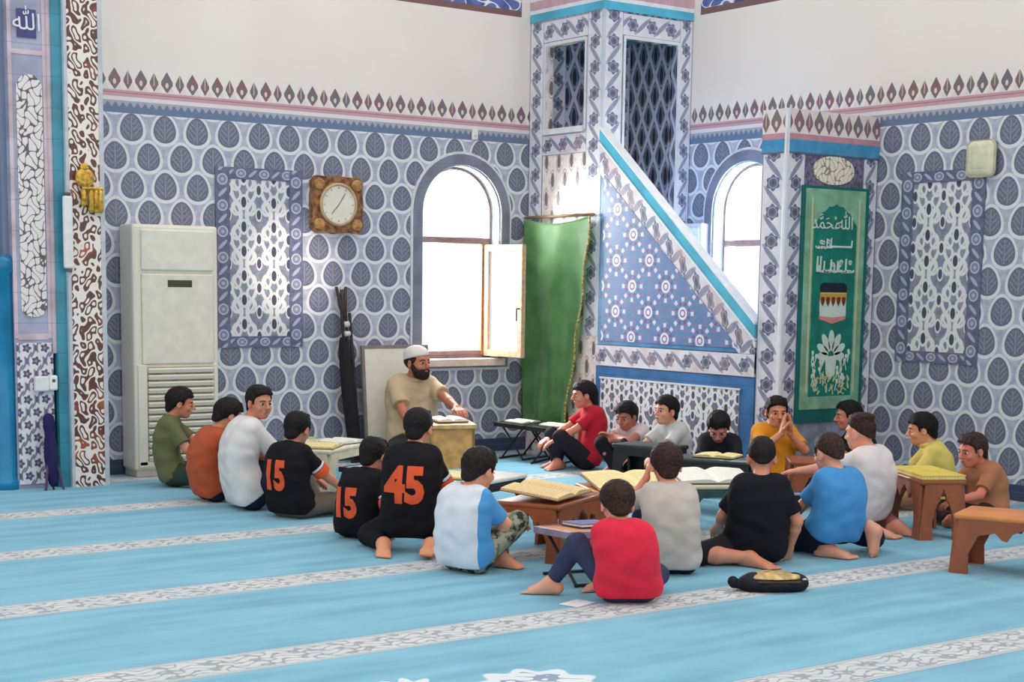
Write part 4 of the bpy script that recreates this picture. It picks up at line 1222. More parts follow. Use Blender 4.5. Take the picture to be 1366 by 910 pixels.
# green cloth hung on the tower side
gc = empty('green_curtain', (8.0, 10.32, 0), 0, 'green cloth with gold edge hung on the pulpit tower', 'curtain')
bm = bmesh.new(); NU, NV = 60, 56
g = []
for j in range(NV + 1):
    v = j / NV; row = []
    yl = .435 - .0 * v; yr = -.43 + .29 * v ** 1.3
    for i in range(NU + 1):
        u = i / NU
        y = yl + (yr - yl) * u
        z = 1.945 - v * 1.70 - .055 * math.sin(PI * u) * (1 - v) ** 3
        dep = .030 * math.sin(u * 11 + 3.2 * v + 1.3 * math.sin(v * 3 + u * 2)) * (.3 + .7 * v) + .012 * math.sin(u * 29 - 7 * v) * v + .02 * math.sin(u * PI) * (1 - v)
        dep += .02 * math.sin((u - v * .8) * 9) * (1 - abs(2 * v - 1))
        row.append(bm.verts.new((-.045 - dep, y, z)))
    g.append(row)
for j in range(NV):
    for i in range(NU): bm.faces.new((g[j][i], g[j][i + 1], g[j + 1][i + 1], g[j + 1][i]))
bmesh.ops.solidify(bm, geom=list(bm.faces), thickness=.004)
me = bpy.data.meshes.new('cloth'); bm.to_mesh(me); bm.free()
m_green, nt, b = new_mat('green_satin', .45, .4)
setcol(nt, b, mixc(ss(.3, .7, noise(nt, 5, 3)), (98, 160, 96), (132, 190, 122))); b.inputs['Sheen Weight'].default_value = .3
link('cloth', me, m_green, gc, True)
m_fr = plain('gold_fringe', (176, 158, 96), .6, .4, 60)
m_ = MB()
for j in range(NV):
    v0, v1 = j / NV, (j + 1) / NV
    p = lambda v: Vector((-.05 + .012 * math.sin(v * 20), -.435 + .29 * v ** 1.3, 1.945 - v * 1.70))
    m_.bar(p(v0), p(v1), .009, n=6)
m_.build('gold_edge', m_fr, gc, True)
m_ = MB(); m_.bar((-.03, .45, 1.93), (-.03, .45, .25), .008); m_.build('dark_edge', plain('dark_green_edge', (60, 84, 56), .7), gc)
m_ = MB(); m_.bar((-.02, .46, 1.95), (-.02, -.45, 1.955), .012); m_.build('hanging_rod', plain('rod_wood', (150, 120, 90), .5), gc, True)

# prayer rug hung on the gate of the pulpit
rg = empty('hanging_rug', (8.52, YP - .016, 1.28), 0, 'green prayer rug with a black shrine and white flowers hung on the pulpit gate', 'rug')
m_rg = cloth('rug_green', (28, 124, 110), .95, .12); m_rb = cloth('rug_pale_border', (134, 182, 152), .95, .12); m_rd = cloth('rug_dark_edge', (34, 108, 104), .95)
m_rw = cloth('rug_white', (206, 222, 212), .95); m_rc = cloth('rug_cream', (196, 200, 158), .95)
RW, RH = .685, 1.66
m_ = MB(); m_.box(-RW / 2, RW / 2, -.004, .006, -RH / 2, RH / 2 , .002); m_.build('backing', m_rd, rg)
zb, zt = -RH / 2 + .095, RH / 2 - .02
M_ = Matrix.Translation((0, -.006, 0)) @ MY
xl, xr = -RW / 2 + .035, RW / 2 - .04
link('pale_border', curve_fill('pale_border', [[(xl, zb), (xr, zb), (xr, zt), (xl, zt)], [(xl + .085, zb + .09), (xr - .085, zb + .09), (xr - .085, zt - .05), (xl + .085, zt - .05)]], .006, M_), m_rb, rg)
for x0_ in (xl + .055, xr - .072):
    m_ = MB(); m_.box(x0_, x0_ + .016, -.012, -.006, zb + .12, zt - .06); m_.build('stripe', m_rc, rg)
m_ = MB(); m_.box(xl + .085, xr - .085, -.008, -.004, zb + .09, zt - .05); m_.build('field', m_rg, rg)
fx0, fx1, fz0, fz1 = xl + .085, xr - .085, zb + .09, zt - .05
cxr = (fx0 + fx1) / 2
# cusped arch at the head
head = [(fx0, fz1)] + [(fx0, fz1 - .20)] + [(fx0 + (fx1 - fx0) * i / 40, fz1 - .20 + .15 * math.sin(PI * i / 40) ** .8 - .014 * abs(math.sin(i / 40 * PI * 6))) for i in range(41)] + [(fx1, fz1)]
m_ = MB(); m_.prism([(p[0], -.011, p[1]) for p in head], (0, .004, 0)); m_.build('arch_border', m_rb, rg)
def lettering(body, size, x_, z_, nm='lettering'):
    me = text_mesh(body, size, .001)
    me.transform(Matrix.Translation((x_, -.0115, z_)) @ MY); return link(nm, me, m_rw, rg)
lettering('\ufdf4', .13, cxr - .10, .575); lettering('\ufdf2', .125, cxr + .10, .575)
def strokes(name, x0, x1, z0, z1, n, seed, mat=m_rw, r=.0055):
    rr = random.Random(seed); q = MB()
    for i in range(n):
        x_ = x0 + (x1 - x0) * (i + .5) / n + rr.uniform(-.008, .008); h_ = rr.uniform(.4, 1)
        k = rr.choice((0, 1, 2))
        if k == 0: P_ = [(x_, z0), (x_ + .004, z0 + (z1 - z0) * h_)]
        elif k == 1: P_ = [(x_ + .03 * math.cos(t), z0 + .014 + .016 * math.sin(t)) for t in (PI, 1.25 * PI, 1.5 * PI, 1.75 * PI, 2 * PI)]
        else: P_ = [(x_ + .012 * math.cos(t), (z0 + z1) / 2 + (z1 - z0) * .3 * (h_ - .5) + .012 * math.sin(t)) for t in [j * PI / 4 for j in range(8)]]
        for a_, b_2 in zip(P_, P_[1:]): q.bar((a_[0], -.0105, a_[1]), (b_2[0], -.0105, b_2[1]), r, n=6)
    q.bar((x0, -.0105, z0 + .004), (x1, -.0105, z0 + .004), r * .9, n=6)
    return q.build(name, mat, rg)
strokes('lettering', cxr - .17, cxr - .03, .40, .475, 9, 3); 
m_ = MB(); m_.bar((cxr - .04, -.0105, 0.412), (cxr + .17, -.0105, 0.412), .008, n=6); m_.bar((cxr + .17, -.0105, 0.412), (cxr + .175, -.0105, 0.46), .006, n=6); m_.build('lettering', m_rw, rg)
strokes('lettering', cxr - .18, cxr + .18, .235, .345, 22, 8, r=.007)
# black cube shrine with gold band, white arches and pink base
zc = -.03
def fpoly(name, pts, mat, dy=.0): 
    q = MB(); q.prism([(p[0], -.0115 - dy, zc + (p[1] - zc) * .74) for p in pts], (0, .005, 0)); return q.build(name, mat, rg)
hx_ = .135
fpoly('shrine_base', [(cxr - hx_, zc - .09), (cxr, zc - .135), (cxr + hx_, zc - .09), (cxr + hx_, zc - .02), (cxr - hx_, zc - .02)], cloth('rug_pink', (214, 140, 136), .95))
fpoly('shrine_white', [(cxr - hx_, zc - .06), (cxr, zc - .075), (cxr + hx_, zc - .06), (cxr + hx_, zc + .10), (cxr - hx_, zc + .10)], m_rw, .001)
fpoly('shrine_band', [(cxr - hx_, zc + .085), (cxr + hx_, zc + .085), (cxr + hx_, zc + .185), (cxr - hx_, zc + .185)], cloth('rug_ochre', (208, 158, 82), .95), .002)
for i in range(5):
    x_ = cxr - hx_ + .027 + i * .054
    fpoly('shrine_arch', [(x_ - .018, zc + .12), (x_ + .018, zc + .12), (x_ + .018, zc + .07), (x_, zc + .03), (x_ - .018, zc + .07)], cloth('rug_brown', (112, 62, 48), .95), .003)
fpoly('shrine_top', [(cxr - hx_, zc + .165), (cxr + hx_, zc + .165), (cxr + hx_, zc + .23), (cxr + hx_ - .03, zc + .255), (cxr - hx_ + .03, zc + .255), (cxr - hx_, zc + .23)], cloth('rug_black', (36, 44, 56), .95), .003)
fpoly('shrine_stripe', [(cxr - hx_, zc + .15), (cxr + hx_, zc + .15), (cxr + hx_, zc + .16), (cxr - hx_, zc + .16)], m_rc, .003)
# flower vase
q = MB()
zf = fz0 + .285
for i in range(7):
    t = PI * (i + .5) / 7 if False else PI * i / 6
    L_ = .135 + .045 * math.sin(t); ax_ = Vector((math.cos(t), 0, math.sin(t)))
    c_ = Vector((cxr, -.0105, zf)) + ax_ * L_ * .62; sd_ = Vector((-ax_.z, 0, ax_.x))
    q.prism([c_ + ax_ * (L_ * .42 * math.cos(a_)) + sd_ * (.030 * math.sin(a_)) for a_ in [2 * PI * k / 14 for k in range(14)]], (0, .004, 0))
q.prism([(cxr - .06, -.0125, zf), (cxr + .06, -.0125, zf), (cxr + .045, -.0125, zf - .13), (cxr, -.0125, zf - .16), (cxr - .045, -.0125, zf - .13)], (0, .004, 0))
q.bar((cxr, -.0105, zf - .15), (cxr, -.0105, fz0 + .12), .007)
q.build('flower_bouquet', m_rw, rg)
rr = random.Random(5); q2 = MB()
for i in range(26):
    q = MB(); sx = -1 if i % 2 else 1
    x_ = cxr + sx * (.07 + .12 * rr.random()); z_ = fz0 + .10 + .24 * rr.random() * (.4 + abs(x_ - cxr) / .19 * .6)
    q.ball((x_, -.0105, z_), (.014, .002, .016), 8); 
    q.bar((x_, -.0105, z_), (x_ + rr.uniform(-.03, .03), -.0105, z_ - .07), .0035, n=5); q.build('flower_sprig', m_rw, rg)
for i in range(60):
    x_ = fx0 + .02 + (fx1 - fx0 - .04) * rr.random(); z_ = fz0 + .01 + .16 * rr.random() ** 1.2 * (1 - .35 * abs(x_ - cxr) / .2)
    a_ = rr.uniform(.3, PI - .3); q2.bar((x_, -.0105, z_), (x_ + .035 * math.cos(a_), -.0105, z_ + .035 * math.sin(a_)), .006, .003, n=6)
q2.build('meadow', m_rc, rg)

# ------------------------------------------------------------------ low reading tables and books
m_brown = plain('brown_plastic', (152, 84, 52), .42, .10, 5); m_orange_p = plain('orange_plastic', (214, 136, 74), .38, .06, 5)
m_dkdesk = plain('dark_green_black', (44, 52, 50), .4, .1); m_beige = plain('beige_plastic', (222, 214, 184), .45, .05)
m_black = plain('matte_black', (34, 34, 38), .5, .12)
def low_table(label, x, y, rz, L, W, H, top, leg, group=None, ogee=True, z=0, name='reading_table', skew=.03):
    """moulded plastic low table: rounded top, aprons cut in a pointed ogee arch that run down into splayed legs"""
    t = empty(name, (x, y, z), rz, label, 'table', group)
    m_ = MB(); m_.box(-L / 2, L / 2, -W / 2, W / 2, H - .03, H, .012, seg=3); m_.build('tabletop', top, t, True)
    def panel(nm, ln, wleg):
        h = ln / 2; k = .018
        inner = []
        a = h - wleg
        zt_ = H - .075
        prof = [(-a, 0), (-a - .004, .10), (-a + .012, zt_ - .09), (-a + .04, zt_ - .03), (-a * .55, zt_ - .012), (-a * .42, zt_ - .045), (-a * .34, zt_ - .05), (-a * .26, zt_ - .012), (0, zt_ + .022)]
        if not ogee: prof = [(-a, 0), (-a, zt_ - .06), (-a + .05, zt_), (0, zt_)]
        inner = prof + [(-p[0], p[1]) for p in prof[-2::-1]]
        outer = [(h + skew * .5, 0), (h - k, H - .02), (-h + k, H - .02), (-h - skew * .5, 0)]
        return [(p[0], 0, p[1]) for p in inner + outer]
    tilt = math.atan(skew * .5 / H)
    for sg in (-1, 1):
        m_ = MB(); m_.prism(panel('side_panel', L - .02, .075), (0, .018, 0), Matrix.Translation((0, sg * (W / 2 - .014), H)) @ Matrix.Rotation(sg * tilt, 4, 'X') @ Matrix.Translation((0, -.009, -H)))
        m_.build('side_panel', leg, t)
        m_ = MB(); m_.prism(panel('end_panel', W - .02, .065), (0, .018, 0), Matrix.Translation((sg * (L / 2 - .014), 0, H)) @ Matrix.Rotation(-sg * tilt, 4, 'Y') @ Matrix.Rotation(PI / 2, 4, 'Z') @ Matrix.Translation((0, -.009, -H)))
        m_.build('end_panel', leg, t)
    return t
def folding_desk(label, x, y, rz, L, W, H, top, leg, tilt=0, name='folding_desk', lip=None, group=None):
    """thin top on two crossed pairs of legs"""
    t = empty(name, (x, y, 0), rz, label, 'desk', group)
    Mt = Matrix.Translation((0, 0, H)) @ Matrix.Rotation(math.radians(tilt), 4, 'X')
    m_ = MB(); m_.box(-L / 2, L / 2, -W / 2, W / 2, -.022, 0, .005, Mt); m_.build('desktop', top, t)
    m_ = MB()
    for a in ((-L / 2, -L / 2 + .015), (L / 2 - .015, L / 2)): m_.box(a[0] - .003, a[1] + .003, -W / 2 - .004, W / 2 + .004, -.03, .004, .003, Mt)
    for a in ((-W / 2, -W / 2 + .015), (W / 2 - .015, W / 2)): m_.box(-L / 2, L / 2, a[0] - .004, a[1] + .003, -.03, .004, .003, Mt)
    m_.build('edge_trim', lip or leg, t)
    hz = lambda yy: H - .03 + math.tan(math.radians(tilt)) * yy
    for sx in (-1, 1):
        xx = sx * (L / 2 - .05)
        m_ = MB(); m_.bar((xx, -W / 2 + .03, .008), (xx, W / 2 - .05, hz(W / 2 - .05)), .008, n=8); m_.build('leg', leg, t)
        m_ = MB(); m_.bar((xx - sx * .02, W / 2 - .03, .008), (xx - sx * .02, -W / 2 + .05, hz(-W / 2 + .05)), .008, n=8); m_.build('leg', leg, t)
    for yy in (-W / 2 + .03, W / 2 - .03):
        m_ = MB(); m_.bar((-L / 2 + .04, yy, .009), (L / 2 - .04, yy, .009), .008, n=8); m_.build('foot_bar', leg, t)
    return t
def open_book(label, x, y, z, rz, w, h, page, cover, tilt=0, thick=.022, group='open books on the reading tables', roll=0):
    t = empty('open_book', (x, y, z), rz, label, 'book', group)
    t.rotation_euler = (math.radians(tilt), math.radians(roll), rz)
    m_ = MB(); m_.box(-w - .006, w + .006, -h / 2 - .006, h / 2 + .006, 0, .005, .002); m_.build('cover', cover, t)
    for sg in (-1, 1):
        bm = bmesh.new(); N = 12; pr = []
        for i in range(N + 1):
            u = i / N; pr.append((sg * u * w, .006 + thick * (math.sin(min(1, u * 3.2) * PI / 2) * .9 + .1) * (1 - .55 * u ** 2)))
        q = [(p[0], -h / 2, p[1]) for p in pr] + [(sg * w, -h / 2, .005), (0, -h / 2, .005)]
        a = [bm.verts.new(p) for p in q]; b_2 = [bm.verts.new((p[0], h / 2, p[2])) for p in q]; n = len(q)
        bm.faces.new(a); bm.faces.new(b_2[::-1])
        for i in range(n): bm.faces.new((a[i], a[(i + 1) % n], b_2[(i + 1) % n], b_2[i]))
        bmesh.ops.recalc_face_normals(bm, faces=bm.faces); auto_uv(bm)
        me = bpy.data.meshes.new('pages'); bm.to_mesh(me); bm.free(); link('pages', me, page, t)
    return t
def page_mat(name, c, ink):
    m, nt, b = new_mat(name, .75, .2)
    x, y, z = objco(nt)
    line = lt(ab(fr(y / .018) - .5), .2) * gt(noise(nt, 70, 2), .42) * lt(ab(y), .13) * gt(ab(x), .02)
    setcol(nt, b, mixc(line * .35, c, ink)); return m
m_pgy = page_mat('yellowish_pages', (236, 220, 160), (150, 130, 90)); m_pgw = page_mat('white_pages', (238, 236, 224), (160, 156, 148)); m_pgt = page_mat('tan_pages', (226, 198, 146), (140, 116, 84))
m_cvb = plain('brown_cover', (140, 92, 58), .5); m_cvg = plain('green_cover', (84, 108, 84), .5); m_cvr = plain('blue_cover', (92, 100, 160), .5, .15)
def off(x, y, rz, dx, dy): return x + math.cos(rz) * dx - math.sin(rz) * dy, y + math.sin(rz) * dx + math.cos(rz) * dy
R_ = math.radians

# near right table, empty
low_table('brown plastic low table with bare orange top, nearest at the right edge', 6.68, 4.74, R_(-66), .72, .34, .30, m_orange_p, m_brown)
# table with a yellow cover, in front of the boy in yellow
low_table('brown plastic low table under a yellow book, in front of the yellow-shirted boy', 7.285, 5.91, R_(62), .50, .27, .34, m_brown, m_brown)
bk = empty('closed_book', (7.285, 5.91, .341), R_(62), 'large yellow book lying closed on the brown table before the yellow-shirted boy', 'book')
m_ = MB(); m_.box(-.245, .245, -.13, .13, .0, .006, .002); m_.build('cover', plain('yellow_cover', (224, 200, 84), .5, .06), bk)
m_ = MB(); m_.box(-.24, .24, -.126, .126, .006, .020, .002); m_.build('pages', m_pgy, bk)
m_ = MB(); m_.box(-.245, .245, -.13, .13, .020, .026, .002); m_.build('cover', plain('yellow_cover', (224, 200, 84), .5, .06), bk)
# brown table with the tan book, centre left
T3x, T3y, T3r = 5.01, 6.50, R_(28)
low_table('brown plastic low table holding a tan book beside the boy in camouflage trousers', T3x, T3y, T3r, .58, .36, .30, m_brown, m_brown)
a_ = off(T3x, T3y, T3r, -.06, .0); open_book('open tan-paged book on the brown table near the camouflage trousers', a_[0], a_[1], .335, T3r, .22, .32, m_pgt, m_cvb, tilt=6)
# small dark folding desk in front of the red shirt
T4x, T4y, T4r = 4.68, 5.82, R_(-12)
folding_desk('small folding desk with orange top and crossed black legs, before the boy in red', T4x, T4y, T4r, .33, .40, .25, m_orange_p, m_black, tilt=-4, lip=plain('mauve_lip', (150, 130, 150), .4))
a_ = off(T4x, T4y, T4r, .06, .07)
pb = empty('closed_book', (a_[0], a_[1], .250), T4r, 'thin violet-blue closed book on the orange folding desk', 'book'); pb.rotation_euler = (R_(-4), 0, T4r)
m_ = MB(); m_.box(-.09, .09, -.11, .11, 0, .004, .001); m_.box(-.09, .09, -.11, .11, .014, .018, .001); m_.build('cover', m_cvr, pb)
m_ = MB(); m_.box(-.086, .088, -.106, .106, .004, .014); m_.build('pages', m_pgw, pb)
# orange-brown table with the big yellowish book
T5x, T5y, T5r = 5.67, 6.62, R_(-22)
low_table('brown low table under a big yellowish open book, left of the grey-shirted boy', T5x, T5y, T5r, .56, .38, .30, m_orange_p, m_brown)
open_book('big open book with yellowish pages, left of the grey-shirted boy', T5x, T5y, .322, T5r, .25, .36, m_pgy, m_cvb, tilt=7)
# white book on a dark stand
T6x, T6y, T6r = 6.26, 6.62, R_(-28)
low_table('low table with dark green legs under the white open book', T6x, T6y, T6r, .44, .32, .29, m_beige, plain('dark_teal_plastic', (52, 84, 84), .4, .1), ogee=False)
open_book('large open book with white pages between the grey and black shirts', T6x, T6y, .312, T6r, .21, .30, m_pgw, m_cvg, tilt=7)
# black desk with a white top behind the boy in white and blue
low_table('black low table with a white top, behind the boy in white and blue', 5.22, 7.52, R_(22), .60, .38, .29, plain('white_laminate', (232, 232, 224), .3, .03), plain('black_plastic', (40, 42, 44), .4, .1), ogee=False)
open_book('open book with yellowish pages on the white-topped black table', *off(5.22, 7.52, R_(22), -.12, .02), .292, R_(22), .13, .20, m_pgy, m_cvg)
# beige table by the left group with papers and a box
low_table('beige plastic low table with books, in front of the left group', 5.30, 9.42, R_(34), .72, .44, .30, m_beige, m_beige, ogee=False)
for i, (dx, dy, r_, mt, lb) in enumerate(((-.20, -.08, 12, m_pgy, 'open yellowish book at the left end of the beige table'), (.15, -.07, -14, m_pgw, 'open white book at the right end of the beige table'))):
    a_ = off(5.30, 9.42, R_(34), dx, dy); open_book(lb, a_[0], a_[1], .302, R_(34 + r_), .14, .22, mt, m_cvg)
a_ = off(5.30, 9.42, R_(34), -.04, .165)
pb = empty('closed_book', (a_[0], a_[1], .302), R_(20), 'thick pale green closed book at the back of the beige table', 'book')
m_ = MB(); m_.box(-.09, .09, -.07, .07, 0, .005, .001); m_.box(-.09, .09, -.07, .07, .035, .04, .001); m_.box(-.09, -.085, -.07, .07, 0, .04); m_.build('cover', plain('pale_green_cover', (176, 184, 120), .5), pb)
m_ = MB(); m_.box(-.085, .086, -.066, .066, .005, .035); m_.build('pages', m_pgw, pb)
folding_desk('small dark folding desk in front of the olive-shirted boy', 5.02, 9.84, R_(70), .36, .26, .29, m_dkdesk, m_black, tilt=3)
open_book('cream open book on the dark folding desk of the olive-shirted boy', 5.02, 9.84, .295, R_(70), .12, .18, m_pgy, m_cvg, tilt=3)
folding_desk('small folding desk with pale blue top and black legs, right of the beige table', 5.36, 8.86, R_(18), .38, .28, .20, plain('pale_blue_laminate', (172, 200, 226), .35, .08), m_black)
# the man's tan desk
md = empty('teacher_desk', (6.49, 9.68, 0), R_(-20), 'tan box-like wooden desk in front of the capped man', 'desk')
m_tan = plain('tan_wood', (206, 160, 96), .45, .1, 18)
m_ = MB(); m_.box(-.175, .175, -.15, .15, .355, .385, .004, Matrix.Rotation(R_(3), 4, 'X')); m_.build('desktop', plain('tan_wood_top', (214, 172, 112), .4, .1, 18), md)
m_ = MB(); m_.box(-.165, .165, -.14, -.125, .05, .36); m_.build('front_board', m_tan, md)
for sx in (-1, 1):
    m_ = MB(); m_.box(sx * .155 - .01, sx * .155 + .01, -.14, .14, 0, .36); m_.build('side_board', m_tan, md)
open_book('white open book on the tan desk of the capped man', 6.50, 9.69, .392, R_(-12), .12, .18, m_pgw, m_cvb, group=None, tilt=3)
# folding tables by the green cloth
for (x_, y_, r_, lb) in ((7.62, 10.26, 20, 'small black folding desk below the green cloth, farther one'), (7.62, 9.87, 30, 'small black folding desk below the green cloth, nearer the red-shirted child')):
    folding_desk(lb, x_, y_, R_(r_), .46, .28, .29, m_dkdesk, m_black, tilt=3)
for (x_, y_, r_, lb) in ((7.60, 10.26, 20, 'pale open book on the farther black folding desk by the green cloth'), (7.64, 9.87, 30, 'pale open book on the nearer black folding desk by the green cloth')):
    open_book(lb, x_, y_, .292, R_(r_), .13, .18, page_mat('greenish_pages', (206, 214, 190), (150, 156, 140)), m_cvg, thick=.014, tilt=3)
# dark tables in front of the back row
low_table('black low table before the two boys at the pulpit base, left one', 6.97, 7.97, R_(-74), .44, .28, .35, m_dkdesk, m_black, ogee=False)
low_table('black low table with a book, in front of the boy with lowered head', 6.80, 7.14, R_(-62), .54, .28, .345, m_dkdesk, m_black, ogee=False)
open_book('cream open book under the boy with lowered head', 6.84, 7.18, .347, R_(-62), .13, .20, m_pgy, m_cvg, thick=.016)
# brown table by the boy in orange
low_table('brown plastic low table in front of the boy in orange', 7.62, 6.98, R_(-40), .52, .34, .31, m_brown, m_brown)
folding_desk('small folding desk with grey-blue top, between the black and blue shirts', 6.42, 6.15, R_(-35), .40, .28, .26, plain('grey_blue_laminate', (118, 132, 168), .4, .12), m_black, tilt=-3)

# pouch on the carpet
bg_ = empty('pouch', (5.27, 5.14, 0), R_(-32), 'black and gold zipped pouch lying on the carpet', 'bag')
m_bb = cloth('black_nylon', (30, 30, 40), .6)
F = Field((-.24, -.13, -.01), (.22, .13, .12), .005)
F.ell((0, 0, .036), np.eye(3), (.165, .098, .040), .02); F.cone((-.10, 0, .035), (.11, 0, .035), .04, .04, .05)
F.cone((-.13, 0, .03), (-.185, -.01, .034), .02, .022, .015); F.plane((0, 0, 0), (0, 0, -1)); F.ripple(.003, 60, 60, 60)
link('pouch_body', F.mesh('pouch_body'), m_bb, bg_, True)
F = Field((-.24, -.13, -.01), (.22, .13, .12), .005)
F.ell((.005, .005, .060), np.eye(3), (.145, .088, .030), .02)
F.ripple(.003, 50, 50, 70); F.plane((0, 0, .062), (0, 0, -1))
link('gold_top', F.mesh('gold_top'), plain('gold_fabric', (196, 166, 108), .4, .25, 20), bg_, True)
m_ = MB(); m_.ball((-.19, -.012, .045), (.026, .024, .026), 12); m_.build('strap_end', m_bb, bg_, True)
m_ = MB(); m_.box(-.09, .11, -.094, -.082, .050, .058, .002); m_.build('zip', plain('dark_brown_zip', (70, 46, 36), .4), bg_)
m_ = MB(); m_.box(.128, .150, -.05, -.02, .056, .064, .003); m_.build('zip_tag', plain('pale_tag', (190, 180, 160), .4), bg_)
# slip of paper under the leg of the boy in red
pp = MB(); pp.box(-.07, .07, -.05, .05, 0, .002); o = pp.build('paper_sheet', plain('white_paper', (232, 236, 240), .7, .03)); o.location = (4.30, 5.38, .002); o.rotation_euler = (0, 0, .3)
tag(o, 'small white paper sheet on the carpet by the leg of the boy in red', 'paper')

# ------------------------------------------------------------------ the people
NAVY, BLK = (30, 34, 54), (22, 22, 28)
m_or = cloth('jersey_orange', (226, 92, 56)); m_wp = cloth('jersey_white', (222, 222, 226))
jersey = cloth('jersey_black', (23, 21, 27))
m_camo, nt, b = new_mat('camouflage_cloth', .85, .2)
n_ = noise(nt, 22, 2); n2_ = noise(nt, 17, 3)
setcol(nt, b, mixc(ss(.56, .6, n2_), mixc(ss(.5, .54, n_), mixc(gt(n_, .42), (52, 56, 52), (112, 118, 96)), (158, 156, 136)), (52, 50, 46)))
P1 = person('boy in olive green T-shirt sitting sideways before the air conditioner', 4.47, 10.03, 80, .672, hl=.024, hf=.03, hpitch=8, shirt=(104, 108, 72), trousers=(54, 70, 58), style='full', hands=[(-.07, .30, .19), (.15, .24, .17)], skin=(186, 128, 100), elbow=[None, (.5, -1, -.4)], girth=.9, sw=.094)
P2 = person('boy in rust orange T-shirt hunched forward, between olive and white shirts', 4.365, 9.225, 58, .653, hl=.09, hf=.03, hpitch=22, bulge=.075, shirt=(184, 86, 52), trousers=NAVY, style='full', seat='tight', girth=.93, sw=.096, skin=(196, 142, 112))
P3 = person('boy in white T-shirt looking back over his shoulder at the camera', 4.408, 8.801, 62, .762, hl=.05, hf=.03, hyaw=-72, hpitch=4, bulge=.065, shirt=(226, 222, 220), trousers=(36, 38, 60), style='short', seat='tight', sw=.096, skin=(186, 128, 102), hands=[(-.05, .30, .24), (.08, .33, .19)], loose=.002)
P4 = person('boy in black jersey with white and orange cuffs and olive trousers', 4.466, 8.325, 32, .628, hl=-.0, hf=.05, hyaw=10, hpitch=14, shirt=jersey, trousers=(108, 98, 84), style='short', hair=(24, 20, 22), skin=(188, 130, 104), hands=[(-.06, .28, .20), (.22, .26, .13)], loose=.002, legs=[((.05, .20, .05), (-.42, .5, .8), (.7, .6, -.1)), ((-.06, .27, .05), (1, .5, .12), (-1, -.25, -.1))])
P5 = person('smaller boy in black jersey propping himself on one hand, left of the 45 jersey', 4.409, 7.442, 25, .556, hl=.05, hf=.05, hpitch=14, shirt=jersey, trousers=BLK, style='short', seat='tight', hair=(26, 20, 22), skin=(190, 134, 108), hands=[(-.20, .12, .05), (.19, .0, .045)], hcurl=.1, elbow=[None, (.6, -.6, .2)], s=.86, hs=.92)
P6 = person('boy in black jersey numbered 45 kneeling with bare soles showing', 4.431, 6.939, 12, .747, hl=.007, hf=.07, hpitch=12, seat='kneel', shirt=jersey, trousers=BLK, style='short', hair=(26, 22, 24), skin=(204, 146, 112), hands=[(-.11, .20, .19), (.19, .20, .17)], s=1.02, sw=.096, loose=.002,
            legs=[((-.12, -.12, .05), (-.5, 1, -.25), (.25, -1, .0)), ((.13, -.12, .06), (.5, 1, -.25), (.1, -1, .1))])
P7 = person('boy in white shirt with blue side and camouflage trousers', 4.338, 6.303, 42, .603, hl=.02, hf=.06, hpitch=14, seat='crossup', shirt=(222, 226, 236), trousers=m_camo, style='full', hair=(40, 28, 28), skin=(206, 150, 122), hands=[(-.03, .28, .24), (.08, .28, .21)], loose=.004, s=.95, legs=[((.05, .20, .05), (-.6, .3, .9), (1, .3, -.15)), ((-.05, .25, .05), (.7, .3, .9), (-1, .3, -.15))])
P8 = person('small boy in bright red T-shirt with one leg stretched left', 4.523, 5.295, -6, .535, hl=-.05, hf=.05, hpitch=20, shirt=(222, 42, 68), trousers=(58, 62, 92), style='full', hair=(56, 38, 28), skin=(206, 152, 126), s=.86, hs=.93, bulge=.055, loose=.006,
            hands=[(-.10, .26, .12), (.10, .26, .12)], legs=[((-.33, .17, .055), (-.2, .1, 1), (-.9, .35, -.15)), ((-.05, .26, .05), (1, .5, .1), (-1, -.2, -.1))])
P9 = person('boy in pale grey T-shirt with one hand raised to his ear', 5.155, 5.728, -4, .633, hl=-.02, hf=.06, hpitch=10, shirt=(196, 186, 178), trousers=(36, 42, 66), style='full', hair=(58, 38, 36), skin=(206, 150, 126), hands=[(-.11, .10, .46), (.10, .26, .18)], elbow=[(-.5, .6, -.6), None], hdir=[(.15, -.1, 1), None], hpn=[(1, -.1, 0), None], loose=.0, s=.92, sw=.092, seat='tight')
P10 = person('boy in black T-shirt and shorts, legs folded beside him', 5.738, 5.737, 4, .638, hl=.028, hf=.05, hpitch=10, shirt=(21, 23, 32), trousers=(30, 30, 36), shorts=True, style='fade', hair=(34, 26, 26), skin=(192, 134, 110), s=1.0, hands=[(-.17, .20, .15), (.185, .05, .07)], elbow=[None, (.6, -.5, .1)],
             legs=[((-.03, -.13, .045), (-1, .75, 0), (.8, -.6, .0)), ((.02, .24, .05), (.5, .5, .8), (-1, -.2, -.1))], loose=.002, sw=.096, bulge=.035)
P11 = person('boy in bright blue T-shirt kneeling with one bare sole behind', 6.227, 5.648, -30, .643, hl=-.0, hf=.06, hpitch=10, shirt=(72, 146, 208), trousers=(30, 34, 52), style='fade', hair=(66, 46, 40), skin=(206, 152, 128), s=.98, seat='kneel', hands=[(-.10, .26, .16), (.12, .26, .18)], loose=.002, sw=.094,
             legs=[((-.05, -.01, .05), (-.25, 1, -.25), (.5, -.9, .0)), ((.175, -.13, .14), (.4, 1, -.25), (.12, -.25, -1))])
P12 = person('boy in white T-shirt with a flat-top haircut, arm on a brown table', 6.975, 6.085, -45, .684, hl=.0, hf=.06, hpitch=6, shirt=(224, 216, 216), trousers=(172, 110, 96), style='quiff', hair=(62, 42, 36), skin=(208, 150, 128), s=1.0, seat='kneel', hands=[(-.24, .40, .33), (.06, .26, .2)], loose=.002, sw=.096,
             legs=[((-.085, -.10, .05), (-.35, 1, -.25), (.3, -1, .0)), ((.09, -.16, .055), (.3, 1, -.25), (.3, -.9, -.2))])
